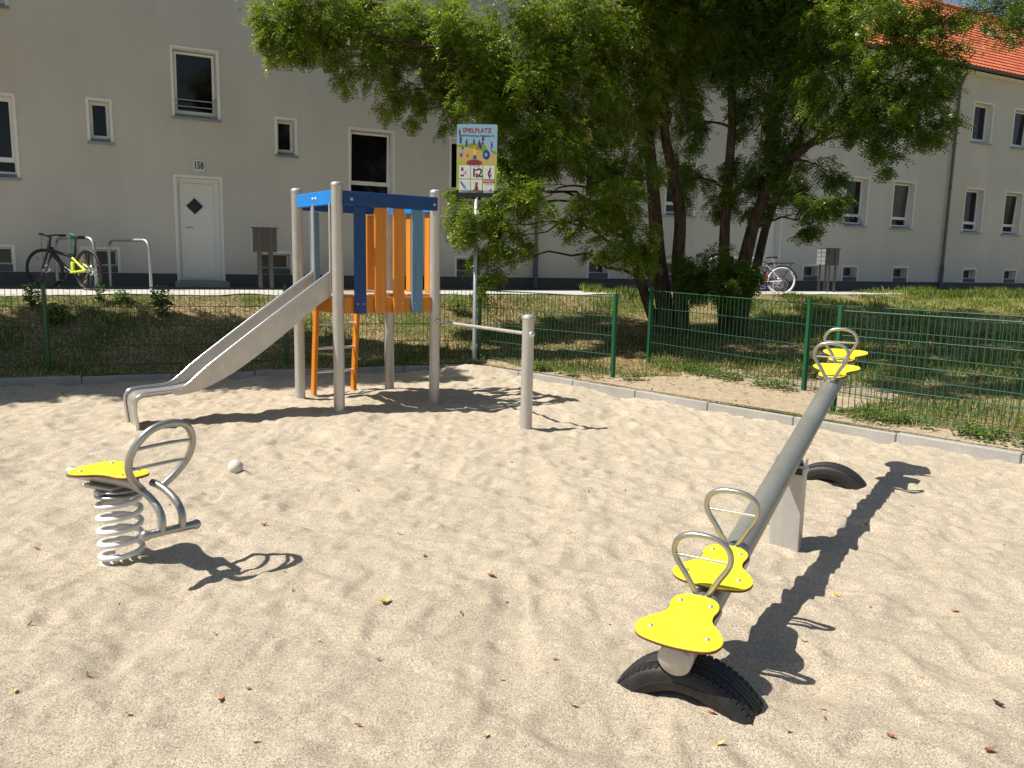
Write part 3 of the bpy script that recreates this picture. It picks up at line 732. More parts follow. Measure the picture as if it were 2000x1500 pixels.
for v in (VN, VF):
    sp = MB(); o_ = -.003 if v == VN else .003
    for k, dv in enumerate((0, o_)):
        vs = []
        for i in range(60):
            fs_, fz = FP[i]; 
            vs += [sl(fs_, v + dv, fz - .028 if i < 44 else fz), sl(RP[i][0], v + dv, RP[i][1])]
        sp.add(vs, [(2 * i, 2 * i + 1, 2 * i + 3, 2 * i + 2) for i in range(59)], True)
    sp.build('side_panel', M_SLIDE, chute)
    MB().tube([sl(s, v + o_, z) for s, z in RP], .0135, 10).build('slide_rail', M_RAIL, chute)
for v, z0 in ((VF, 1.2), (VN, 1.2), (VF + .085, 1.17)):
    MB().cyl((-hx - .022 if v != VF + .085 else -hx, v, z0), (-hx - .022 if v != VF + .085 else -hx, v, 2.1), .013, 10).build('upright_bar', M_STEEL, tower)

# ------------------------------------------------------------------ seesaw
QP = Vector((1.566, 4.345, .52)); AZ = .517; TI = .170
b_ = Vector((math.sin(AZ) * math.cos(TI), math.cos(AZ) * math.cos(TI), math.sin(TI)))
l_ = Vector((math.cos(AZ), -math.sin(AZ), 0)); u_ = l_.cross(b_)
see = empty('seesaw', (QP.x, QP.y, 0), 0, label='four-seat steel seesaw with yellow seats, its near end down on a tyre', cat='seesaw')
def sw(s, x=0, z=0): return b_ * s + l_ * x + u_ * z + Vector((0, 0, QP.z))
RB = .060; HE = 2.003
bm = MB().tube([sw(-HE), sw(-1.0), sw(0), sw(1.0), sw(HE)], RB, 28)
beam = bm.build('beam', M_BEAM, see)
MB().lathe(sw(-HE), [(RB + .001, -.03), (RB + .0015, 0), (RB * .96, .006), (0, .008)], 28, axis=-b_).build('end_cap', M_STEEL, beam)
MB().lathe(sw(HE), [(RB + .001, -.03), (RB + .0015, 0), (RB * .96, .006), (0, .008)], 28, axis=b_).build('end_cap', M_STEEL, beam)
seat_half = [(0, .176), (.045, .170), (.078, .145), (.090, .105), (.084, .06), (.092, .02), (.125, -.02), (.152, -.06), (.157, -.10), (.135, -.140), (.085, -.160), (0, -.168)]
outl = seat_half + [(-x, y) for x, y in seat_half[-2:0:-1]]
OUT = [tuple(p) for p in smoothpoly(outl, 4)]
BOLTS = ((-.057, .115), (.057, .115), (-.103, -.085), (.103, -.085))
def seat(parent, o, X, Y, Z, out=OUT, bolts=BOLTS, nm='seat'):
    core = MB().prism(out, Vector(o), X, Y, Z, .009).build(nm + '_edge', M_EDGE, None)
    top = MB().prism([(x * .997, y * .997) for x, y in out], Vector(o) + Vector(Z) * .009, X, Y, Z, .005, .0015)
    s = top.build(nm, M_YELLOW, parent)
    core.parent = s; KIDS.setdefault(s.name, []).append(core)
    for x, y in bolts:
        bb = MB().lathe(Vector(o) + Vector(X) * x + Vector(Y) * y + Vector(Z) * .014, [(.0095, 0), (.009, .003), (.005, .006), (0, .0065)], 12, axis=Z)
        bb.build('bolt', M_BOLT, s)
    return s
hs = [(.012, .05), (.028, .085), (.062, .15), (.096, .205), (.108, .245), (.100, .285), (.074, .312), (.038, .325), (0, .328)]
HANDLE = [(-x, z) for x, z in hs] + [(x, z) for x, z in hs[-2::-1]]
for s, sgn in ((-1.678, -1), (-1.259, -1), (1.259, 1), (1.678, 1)):
    pts = [sw(s, p[0], p[1]) for p in smoothpoly(HANDLE, 5, False)]
    h_ = MB().tube(pts, .0115, 10).build('handle', M_STEELD, see)
    MB().cyl(sw(s, -.104, .232), sw(s, .104, .232), .006, 8).build('crossbar', M_RAIL, h_)
    MB().tube([sw(s - .018, 0, RB - .004), sw(s, 0, RB + .004), sw(s + .018, 0, RB - .004)], [.02, .026, .02], 8).build('weld_foot', M_STEELD, h_)
    Y_ = -b_ * sgn
    seat(see, sw(s + sgn * .195, 0, RB + .012), Vector(l_) * (1 if sgn > 0 else -1) * (-1 if sgn > 0 else 1) if False else Y_.cross(u_), Y_, u_)
    MB().box(sw(s + sgn * .19, 0, RB + .003), (.19, .25, .016), M=Matrix((l_, b_, u_)).transposed().to_4x4()).build('seat_bracket', M_STEELD, see)
# pivot stand
SM = Matrix.Rotation(-AZ, 4, 'Z')
st = MB().box((0, 0, .135), (.165, .10, .58), M=SM, bev=.006); st.build('stand', M_STEEL, see)
MB().box((0, 0, .445), (.178, .112, .05), M=SM, bev=.008).build('bearing_housing', M_STEEL, see); MB().box(tuple(SM @ Vector((.03, -.058, .446))), (.085, .006, .034), M=SM, bev=.002).build('rubber_inset', M_RUBBER, see)
tb = MB()
for s in (-1, 1): tb.box(tuple(SM @ Vector((s * .078, 0, .480))), (.012, .085, .055), M=SM, bev=.003)
tb.box((0, 0, .473), (.165, .10, .01), M=SM)
tb.build('pivot_bracket', M_STEEL, see)
MB().cyl(tuple(SM @ Vector((-.085, 0, .488))), tuple(SM @ Vector((.085, 0, .488))), .014, 12).build('pivot_pin', M_BOLT, see)

def tyre(loc, R=.30, label='', rz=0):
    o = empty('tyre', loc, rz, label=label, cat='tyre', group='half-buried tyres under the seesaw')
    # lathe about local x axis
    hw = .088
    prof = [(R - .098, -hw * .80), (R - .085, -hw * .97), (R - .055, -hw * 1.06), (R - .025, -hw * 1.02), (R - .008, -hw * .93), (R, -hw * .78), (R + .002, -hw * .3), (R + .002, hw * .3), (R, hw * .78), (R - .008, hw * .93), (R - .025, hw * 1.02), (R - .055, hw * 1.06), (R - .085, hw * .97), (R - .098, hw * .80), (R - .088, hw * .75), (R - .028, hw * .88), (R - .018, 0), (R - .028, -hw * .88), (R - .088, -hw * .75), (R - .098, -hw * .80)]
    MB().lathe((0, 0, 0), prof, 80, axis=(1, 0, 0)).lathe((0, 0, 0), [(R - .06, -hw * 1.07), (R - .056, -hw * 1.09), (R - .052, -hw * 1.07)], 80, axis=(1, 0, 0)).build('carcass', M_RUBBER, o)
    t = MB(); n = 76
    for k in range(n):
        a = 2 * math.pi * k / n
        for sx in (-1, 1):
            for (x0, x1, rr, sk) in ((.034, .060, R - .0012, .7), (.061, .084, R - .0028, .2)):
                x = sx * (x0 + x1) / 2; aa = a + sk * .06 * sx
                M = Matrix.Rotation(aa, 4, 'X'); c = M @ Vector((x, 0, rr))
                t.box(c, (x1 - x0 - .001, .0195, .008), M=M @ Matrix.Rotation(sx * (.45 if sk > .5 else .12), 4, 'Z') @ Matrix.Rotation(sx * (0 if sk > .5 else .22), 4, 'Y'), bev=.002)
    for x in (-.022, 0, .022): t.lathe((x, 0, 0), [(R, -.009), (R + .0055, -.008), (R + .0055, .008), (R, .009)], 80, axis=(1, 0, 0))
    t.build('tread', M_RUBBER, o)
    return o
tyre((.672, 2.735, -.182), .312, 'black half-buried tyre under the low near end of the seesaw', -AZ + math.pi / 2)
tyre((2.37, 5.77, -.190), .312, 'black half-buried tyre beyond the seesaw stand, under its raised end', -AZ + math.pi / 2)

# ------------------------------------------------------------------ spring rider
A_ = Vector((.92, -.39, 0)).normalized(); F_ = Vector((.60, .80, 0)).normalized(); Zv = Vector((0, 0, 1))
rider = empty('spring_rider', (-1.975, 3.90, 0), 0, label='spring rider with yellow seat and ring handle on a white coil spring', cat='spring rider')
RO = Vector((-1.975, 3.90, 0)); lz = lambda p: Vector(p) - RO
pts = []; turns = 5.3
for k in range(int(turns * 28) + 1):
    a = 2 * math.pi * k / 28 + 2.4; z = .025 + .352 * k / (turns * 28); pts.append((.098 * math.cos(a), .098 * math.sin(a), z))
MB().tube(pts, .0148, 10).build('spring', M_WSPRING, rider)
MB().lathe((0, 0, -.05), [(0, 0), (.104, 0), (.104, .05), (.095, .056), (0, .056)], 28).build('spring_base', M_WSPRING, rider)
MB().lathe((0, 0, .352), [(0, 0), (.112, 0), (.112, .012), (0, .012)], 28).lathe((0, 0, .378), [(0, 0), (.105, 0), (.105, .01), (0, .01)], 28).build('spring_plate', M_STEELD, rider)
T0 = lz((-2.255, 3.985, .438)); T1 = lz((-1.86, 3.818, .438))
bt = MB().tube([T0, T1], .030, 16); bt.sphere(T0, .032, 14); bt.sphere(T1, .031, 12)
bt.box((T0 + T1) / 2 + Vector((.02, -.01, -.040)), (.2, .10, .02), math.atan2(A_.y, A_.x), .004)
bt.build('body_tube', M_STEEL, rider)
out2 = [(x * .92, y * (1.22 if y > 0 else 1.1)) for x, y in OUT]
seat(rider, (T0 + T1) / 2 + A_ * .070 + Vector((0, 0, .034)), A_.cross(Zv), A_, Zv, out2, ((-.05, .13), (.05, .13), (-.092, -.10), (.092, -.10)))
# ring handle
RBp = lz((-1.755, 3.80, .425)); UR = (Zv * .93 + A_ * .36).normalized()
def rg(p, q, c=0.0): return RBp + F_ * (p * .875) + UR * q + A_ * c
ring = [(-.055, -.01), (-.115, .045), (-.165, .115), (-.180, .19), (-.160, .265), (-.11, .325), (-.04, .352), (.04, .352), (.11, .325), (.160, .265), (.180, .19), (.165, .115), (.115, .045), (.055, -.01)]
MB().tube([rg(*p) for p in smoothpoly(ring, 5, False)], .0185, 12).build('ring_handle', M_STEELD, rider)
for q, hw in ((.125, .165), (.235, .168)):
    MB().tube([rg(p * hw, q + .022 * (1 - p * p), .05 * (1 - p * p)) for p in np.linspace(-1, 1, 13)], .0085, 8).build('hand_rung', M_STEELD, rider)
fp = lz((-1.627, 3.697, .243)); Fp = (F_ - Zv * .04).normalized()
for s in (-1, 1):
    a0 = rg(s * .055, -.012) - A_ * .06 + Zv * .014; e = fp + Fp * (s * .052)
    hz = Vector((e.x - a0.x, e.y - a0.y, 0)); dz = a0.z - e.z; P = []
    for k in range(15):
        q_ = math.pi / 2 * k / 14; P.append(a0 + hz * math.sin(q_) + A_ * .03 * math.sin(2 * q_) - Zv * dz * (1 - math.cos(q_)) ** .85)
    MB().tube([tuple(p) for p in P], .0185, 12).build('footrest_arm', M_STEELD, rider)
fr_ = MB().tube([fp - Fp * .130, fp + Fp * .130], .020, 14); fr_.sphere(fp - Fp * .130, .027, 14); fr_.sphere(fp + Fp * .130, .024, 14)
fr_.build('footrest', M_STEELD, rider)

# ball in the sand
p = at(460, 912, .03)
zb_ = float(sand_z(p[0], p[1]))
ball = MB()
n_ = 20
prof = [(.054 * math.sin(math.pi * i / 14), -.054 * math.cos(math.pi * i / 14)) for i in range(15)]
ball.lathe((0, 0, 0), prof, 24)
M_BALL = mat('dusty_white_rubber', **speck((.62, .57, .50), .2, 40, .8))
o = ball.build('ball', M_BALL, label='dusty white ball half sunk in the sand behind the spring rider', cat='ball'); o.location = (p[0], p[1], zb_ + .022)

# ------------------------------------------------------------------ fences
def fence(name, P, label, posts, z=None, h=1.03, ext=True):
    """P list of ground points; wire panels between; posts at given indices"""
    P = [np.array(p, float) for p in P]
    gz = lambda p: float(lawn_z(p[0], p[1]))
    o = empty(name, (P[0][0], P[0][1], gz(P[0])), 0, label=label, cat='fence', group='green wire mesh fences around the sand pit')
    O3 = np.array([P[0][0], P[0][1], gz(P[0])])
    for i in posts:
        p = P[i]; zz = gz(p); d = (P[min(i + 1, len(P) - 1)] - P[max(i - 1, 0)]); a = math.atan2(d[1], d[0])
        q = MB().box((p[0] - O3[0], p[1] - O3[1], zz + h / 2 - O3[2] - .08), (.042, .062, h + .26), a, .004).build('post', M_GREEN, o)
        MB().box((p[0] - O3[0], p[1] - O3[1], zz + h + .055 - O3[2]), (.048, .068, .012), a, .003).build('post_cap', M_GREEN, q)
    for i in range(len(P) - 1):
        a, b = P[i], P[i + 1]; d = b - a; Lg = np.linalg.norm(d); d = d / Lg; nrm = np.array([d[1], -d[0]])
        if nrm[1] > 0: nrm = -nrm
        off = nrm * .0
        za, zb2 = gz(a) + .03, gz(b) + .03; mb = MB(); n = int((Lg - .05) / .0625); ang = math.atan2(d[1], d[0])
        for k in range(n + 1):
            s = .03 + k * (Lg - .06) / n; p = a + d * s; z0 = za + (zb2 - za) * s / Lg
            mb.box((p[0] - O3[0], p[1] - O3[1], z0 + h / 2 - O3[2] - .01), (.0055, .0055, h - .01), ang)
        for j in range(5):
            zz = .02 + j * (h - .04) / 4
            for o2 in (-.0065, .0065):
                pa = a + d * .02 + nrm * o2; pb = b - d * .02 + nrm * o2
                r_ = .0075 if j == 4 else .0045
                mb.tube([(pa[0] - O3[0], pa[1] - O3[1], za + zz - O3[2]), (pb[0] - O3[0], pb[1] - O3[1], zb2 + zz - O3[2])], r_, 5)
        mb.build('wire_panel', M_GREENW, o)
    return o
# far run behind the left edge of the pit
fa, fb2 = np.array([-.50, 11.93]), np.array([-5.88, 9.80]); dv = (fb2 - fa) / 2
Pl = [fa, at(560, 712, .08)[:2], at(318, 719, .08)[:2] * 0 + (at(560, 712, .08)[:2] * .0 + (fa + (fb2 - fa) * .98)), fa + (fb2 - fa) * 1.45, fa + (fb2 - fa) * 1.9]
fence('mesh_fence', Pl, 'green mesh fence behind the slide and tower, in front of the grassy bank', [0, 1, 2, 3, 4])
fence('mesh_fence', [(-.50, 11.93), (1.31, 10.32)], 'short green mesh fence from the sign pole to the gateway', [1])
fence('mesh_fence', [(1.99, 11.60), (3.51, 9.50), (5.05, 7.45)], 'green mesh fence set back behind the gateway in front of the tree trunks', [0, 1])
fence('mesh_fence', [(3.33, 8.15), (5.02, 6.28), (6.7, 4.4)], 'nearest green mesh fence running right from behind the raised end of the seesaw', [0, 1, 2])

# ------------------------------------------------------------------ playground sign
sp_ = at(926, 706, .09)
sign = empty('playground_sign', (sp_[0], sp_[1] - .02, .09), math.radians(-3), label='playground rules sign with a picture and white pictogram tiles on a grey pole', cat='sign')
MB().lathe((0, .03, -.3), [(.031, 0), (.031, 3.4), (0, 3.4)], 18).build('pole', M_GALV, sign)
# board faces local -y; board coords x in [-.29,.29], z from 2.43 to 3.40
bz0, bz1, bw = 2.43, 3.385, .288
SB = empty('x', (0, 0, 0)); bpy.data.objects.remove(SB)
M_BD = {k: mat('sign_' + k, **speck(c, .05, 14, .35, bs=0)) for k, c in dict(sky=(.24, .40, .50), sand=(.50, .34, .13), green=(.30, .42, .03), dgreen=(.17, .27, .03), red=(.45, .015, .02), crimson=(.32, .02, .06), dblue=(.02, .04, .17), orange=(.62, .2, .03), brown=(.13, .04, .02), grey=(.4, .4, .4), lblue=(.15, .42, .6), yellow=(.75, .45, .03), skin=(.5, .24, .12)).items()}
def rr(x0, x1, z0, z1, r, n=5):
    out = []
    for cx, cz, a0 in ((x1 - r, z1 - r, 0), (x0 + r, z1 - r, 90), (x0 + r, z0 + r, 180), (x1 - r, z0 + r, 270)):
        for k in range(n + 1): a = math.radians(a0 + 90 * k / n); out.append((cx + r * math.cos(a), cz + r * math.sin(a)))
    return out
panel = MB().prism(rr(-bw, bw, bz0, bz1, .02), (.0, -.004, 0), (1, 0, 0), (0, 0, 1), (0, 1, 0), .006).build('board', M_BD['sky'], sign)
layer = [0]
def flat(outline, m, name, lift=1):
    y = -.004 - .0003 * lift
    me = MB().prism(outline, (0, y, 0), (1, 0, 0), (0, 0, 1), (0, 1, 0), .00022); return me.build(name, m, panel)
def hill(pts, base): return [(-bw + .003, base), *[(x, z) for x, z in pts], (bw - .003, base)]
H = lambda z: bz1 - z * (bz1 - bz0)      # fraction from top
def curve_pts(pts): return [tuple(p) for p in smoothpoly(pts, 5, False)]
flat([(-bw + .002, H(.99)), *curve_pts([(-bw + .002, H(.30)), (-.16, H(.29)), (-.03, H(.265)), (.05, H(.30)), (.10, H(.285)), (.19, H(.345)), (bw - .002, H(.40))]), (bw - .002, H(.99))], M_BD['dgreen'], 'picture_hills', 1)
flat([(-bw + .002, H(.99)), *curve_pts([(-bw + .002, H(.33)), (-.12, H(.335)), (.02, H(.37)), (.14, H(.41)), (bw - .002, H(.43))]), (bw - .002, H(.99))], M_BD['sand'], 'picture_sand', 2)
flat([(-bw + .002, H(.998)), *curve_pts([(-bw + .002, H(.53)), (-.15, H(.545)), (.0, H(.56)), (.14, H(.565)), (bw - .002, H(.56))]), (bw - .002, H(.998))], M_BD['green'], 'picture_meadow', 3)
ell = lambda cx, cz, a, b, n=16, t=0: [(cx + a * math.cos(2 * math.pi * k / n) * math.cos(t) - b * math.sin(2 * math.pi * k / n) * math.sin(t), cz + a * math.cos(2 * math.pi * k / n) * math.sin(t) + b * math.sin(2 * math.pi * k / n) * math.cos(t)) for k in range(n)]
flat(ell(-.035, H(.555), .118, .045), M_BD['crimson'], 'picture_roundabout', 4); flat(ell(-.035, H(.55), .085, .028), M_BD['brown'], 'picture_roundabout_floor', 5)
def child(cx, fz, top, body, s=1.0, lean=0):
    flat([(cx - .016 * s, H(fz) + .03 * s), (cx + .016 * s, H(fz) + .03 * s), (cx + .02 * s, H(fz) - .035 * s), (cx + .006 * s, H(fz) - .035 * s), (cx, H(fz)), (cx - .006 * s, H(fz) - .035 * s), (cx - .02 * s, H(fz) - .035 * s)][::-1], M_BD['dblue'], 'picture_trousers', 6)
    flat(ell(cx + lean * .01, H(fz) + .055 * s, .024 * s, .042 * s), body, 'picture_shirt', 7)
    flat(ell(cx + lean * .02, H(fz) + .115 * s, .020 * s, .021 * s), top, 'picture_head', 8)
child(-.030, .465, M_BD['orange'], M_BD['yellow'], 1.15)
flat(ell(.135, H(.435), .052, .068), M_BD['dblue'], 'picture_child', 6); flat(ell(.13, H(.435), .02, .026), M_BD['lblue'], 'picture_child_face', 7)
child(-.225, .44, M_BD['brown'], M_BD['lblue'], .8, 1); flat(rr(-.148, -.122, H(.47), H(.435), .004), M_BD['red'], 'picture_bucket', 6)
for x, z, s in ((-.25, .14, .5), (-.235, .25, .7), (-.15, .30, .6), (-.045, .275, .5), (.03, .31, .6), (.055, .335, .5), (.085, .255, .7), (.21, .32, .5)): child(x, z, M_BD['brown'], M_BD['dblue'], s)
flat([(.085, H(.24)), (.10, H(.23)), (.245, H(.455)), (.215, H(.46))][::-1], M_BD['grey'], 'picture_slide', 9)
text('SPIELPLATZ', .088, (-.005, -.0063, H(.088)), FACE @ Matrix.Diagonal((.92, 1, 1, 1)), M_BD['crimson'], panel, 'heading', .0008)
text('14772 Brandenburg, Gördenallee 17a', .0335, (.01, -.0063, H(.163)), FACE @ Matrix.Diagonal((.92, 1, 1, 1)), M_BLACK, panel, 'address', .0006)
tx = (-.172, .0, .177); tz = (.69, .895)
def cross(cx, cz, s, z=9):
    for d in (1, -1): flat([(cx - s, cz - d * s * 1.1 - .003), (cx - s + .004, cz - d * s * 1.1), (cx + s, cz + d * s * 1.1 + .003), (cx + s - .004, cz + d * s * 1.1)] if d == 1 else [(cx - s, cz + s * 1.1), (cx + s - .004, cz - s * 1.1 - .003), (cx + s, cz - s * 1.1), (cx - s + .004, cz + s * 1.1 + .003)], M_BD['red'], 'red_cross', z)
for j, fz in enumerate(tz):
    for i, cx in enumerate(tx):
        cz = H(fz); flat(rr(cx - .080, cx + .080, cz - .092, cz + .092, .008), M_SIGNW, 'rule_tile', 10)
        k = j * 3 + i; T = 13
        if k == 0:
            flat(ell(cx - .035, cz + .04, .02, .03, 8), M_BD['crimson'], 'pictogram', T); flat(ell(cx - .035, cz - .05, .028, .014, 10), M_BD['brown'], 'pictogram', T); flat(ell(cx, cz - .02, .05, .006, 10, .8), M_BD['orange'], 'pictogram', T)
        elif k == 1:
            text('12', .17, (cx + .004, -.004 - .0003 * 15, cz - .012), FACE, M_BLACK, panel, 'numeral', .002)
            flat(ell(cx - .0, cz - .045, .018, .036, 10), M_BD['red'], 'pictogram', 16); flat(ell(cx, cz + .035, .055, .008, 10, .3), M_BLACK, 'pictogram', 16)
            text('BIS 12 JAHRE', .018, (cx, -.004 - .0003 * 15, cz + .080), FACE, M_BLACK, panel, 'caption')
            continue
        elif k == 2:
            flat(ell(cx, cz - .045, .012, .05, 8, .3), M_BD['dblue'], 'pictogram', T); flat(ell(cx + .008, cz + .01, .016, .034, 8, -.3), M_BD['dblue'], 'pictogram', T + 1); flat(ell(cx + .018, cz + .055, .012, .013, 8), M_BD['dblue'], 'pictogram', T); flat(ell(cx + .02, cz - .05, .01, .04, 8, -.4), M_BD['crimson'], 'pictogram', T)
        elif k == 3:
            flat(ell(cx - .015, cz + .02, .07, .012, 10, -.95), M_BD['lblue'], 'pictogram', T); flat(ell(cx - .03, cz + .015, .07, .007, 10, -.95), M_BD['dblue'], 'pictogram', T + 1); flat(ell(cx + .02, cz - .06, .045, .012, 10), M_BD['lblue'], 'pictogram', T)
        elif k == 4:
            flat(ell(cx, cz - .025, .024, .045, 12), M_BD['brown'], 'pictogram', T); flat(ell(cx + .002, cz + .03, .017, .018, 10), M_BD['brown'], 'pictogram', T + 1); flat(ell(cx - .012, cz + .05, .008, .012, 6), M_BD['brown'], 'pictogram', T); flat(ell(cx + .012, cz + .05, .008, .012, 6), M_BD['brown'], 'pictogram', T); flat(ell(cx - .03, cz - .055, .03, .008, 8, .5), M_BD['brown'], 'pictogram', T)
        else:
            flat(rr(cx - .079, cx + .079, cz + .042, cz + .088, .004), M_BD['red'], 'red_header', 12)
            text('NOTRUF', .026, (cx - .022, -.004 - .0003 * 15, cz + .066), FACE, M_SIGNW, panel, 'caption', .001); text('Ihr Standort:', .022, (cx, -.004 - .0003 * 15, cz + .026), FACE, M_BLACK, panel, 'caption')
            flat(ell(cx + .052, cz + .064, .018, .007, 8, 1.0), M_SIGNW, 'pictogram', 14); flat(ell(cx - .03, cz - .03, .04, .004, 8, -.9), M_BD['grey'], 'pictogram', T); flat(ell(cx + .025, cz - .05, .025, .008, 8, .7), M_BLACK, 'pictogram', T)
            continue
        cross(cx, cz, .052, 16)
MB().box((0, .012, 2.62), (.56, .02, .04)).box((0, .012, 3.2), (.56, .02, .04)).build('board_bracket', M_GALV, sign)
MB().box((0, -.001, bz0 - .004), (.60, .012, .10), 0, .002).build('board_backing', M_BLACK, sign)

# ------------------------------------------------------------------ cycle hoops, letter boxes, bicycles
def hoop(a, b, h, label, parent_group='steel cycle hoops by the path'):
    z0 = .93; a = Vector((a[0], a[1], z0)); b = Vector((b[0], b[1], z0)); d = (b - a); Lh = d.length; d.normalize(); r = .16; P = [a + Zv * -.2]
    for k in range(7): q = math.pi - math.pi / 2 * k / 6; P.append(a + d * (r + r * math.cos(q)) + Zv * (h - r + r * math.sin(q)))
    for k in range(7): q = math.pi / 2 - math.pi / 2 * k / 6; P.append(a + d * (Lh - r + r * math.cos(q)) + Zv * (h - r + r * math.sin(q)))
    P.append(b + Zv * -.2); o0 = a.copy()
    o = MB().tube([p - o0 for p in P], .026, 14).build('cycle_hoop', M_GALV, label=label, cat='bike stand', group=parent_group); o.location = o0; return o
hoop((-7.98, 14.05), (-7.02, 13.50), .88, 'steel cycle hoop with the black and yellow bicycle leaning against it')
hoop((-7.28, 14.50), (-6.27, 13.88), .87, 'empty steel cycle hoop between the bicycle and the white door')
hoop((4.75, 19.75), (6.22, 19.3), .85, 'steel cycle hoop behind the tree trunks with a bicycle against it')

def letterbox(loc, rz, label):
    o = empty('letterbox_stand', loc, rz, label=label, cat='letterboxes', group='letterbox stands by the doors')
    MB().box((0, 0, .93), (.42, .34, .44), 0, .006).build('cabinet', M_LB, o)
    MB().box((0, 0, 1.158), (.50, .38, .012), 0, .003).build('lid', M_LB2, o)
    fl = MB()
    for k in range(4): fl.box((-.236, -.085, .77 + k * .107), (.012, .15, .095), 0, .003); fl.box((-.236, .085, .77 + k * .107), (.012, .15, .095), 0, .003)
    fl.build('letter_flap', M_GALV, o)
    for x in (-.10, .10): MB().box((x, -.178, .48), (.07, .016, 1.36), 0, .003).build('post', M_LB2, o)
    for x in (-.10, .10): MB().box((x, .178, .48), (.07, .016, 1.36), 0, .003).build('post', M_LB2, o)
    return o
M_LB = mat('brown_letterbox_sheet', **speck((.115, .10, .085), .15, 20, .4, .5, bs=0)); M_LB2 = mat('letterbox_post', **speck((.12, .11, .095), .15, 20, .4, .5, bs=0))
letterbox((-4.70, 15.22, .94), .35, 'brown letterbox cabinet on posts right of the white door, behind the tower')
letterbox((8.35, 21.55, .94), .35, 'brown letterbox cabinet on posts at the far path beyond the trees')

M_CHROME = mat('chrome', **speck((.7, .7, .7), .1, 30, .2, .9, bs=0)); M_LIME = mat('lime_paint', **speck((.62, .72, .02), .05, 20, .35, bs=0))
M_REFL = mat('orange_reflector', **speck((.75, .16, .01), .1, 20, .25, bs=0)); M_WPAINT = mat('white_bike_paint', **speck((.75, .73, .75), .06, 20, .3, bs=0))
M_PINK = mat('pink_paint', **speck((.70, .07, .18), .1, 20, .35, bs=0)); M_GSTRAP = mat('green_strap', **speck((.02, .32, .12), .1, 20, .6, bs=0)); M_VIOLET = mat('violet_paint', **speck((.16, .06, .45), .1, 20, .4, bs=0))
def wheel(parent, c, r, steer=0, rimm=None, tw=.022, refl=True, tm=None):
    ax = Vector((math.sin(steer), -math.cos(steer), 0)); e1 = Vector((math.cos(steer), math.sin(steer), 0)); c = Vector(c)
    P = lambda rad, a, off=0: c + e1 * (rad * math.cos(a)) + Zv * (rad * math.sin(a)) + ax * off
    t = MB().tube([P(r - tw, 2 * math.pi * k / 40) for k in range(40)], tw, 8, closed=True).build('wheel', tm or M_RUBBER, parent)
    MB().tube([P(r - tw * 2.1, 2 * math.pi * k / 40) for k in range(40)], .011, 6, closed=True).build('rim', rimm or M_CHROME, t)
    s = MB()
    for k in range(28): a = 2 * math.pi * k / 28; s.tube([P(.018, a + .6 * (-1) ** k, .02 * (-1) ** (k // 2)), P(r - tw * 2.2, a)], .0016, 3)
    s.build('spokes', M_CHROME, t)
    MB().cyl(c - ax * .04, c + ax * .04, .02, 10).build('hub', M_CHROME, t)
    MB().lathe(c + ax * .03, [(.055, 0), (.085, 0), (.085, .003), (.055, .003)], 20, axis=ax).build('brake_disc', M_CHROME, t)
    if refl:
        for k in range(3):
            a = 2 * math.pi * k / 3 + 1.0; m = P(r * .6, a, -.006); d = Vector(P(r * .75, a)) - Vector(P(r * .45, a))
            MB().tube([m - d * .22 * 1, m + d * .22], .013, 5).build('reflector', M_REFL, t)
    return t
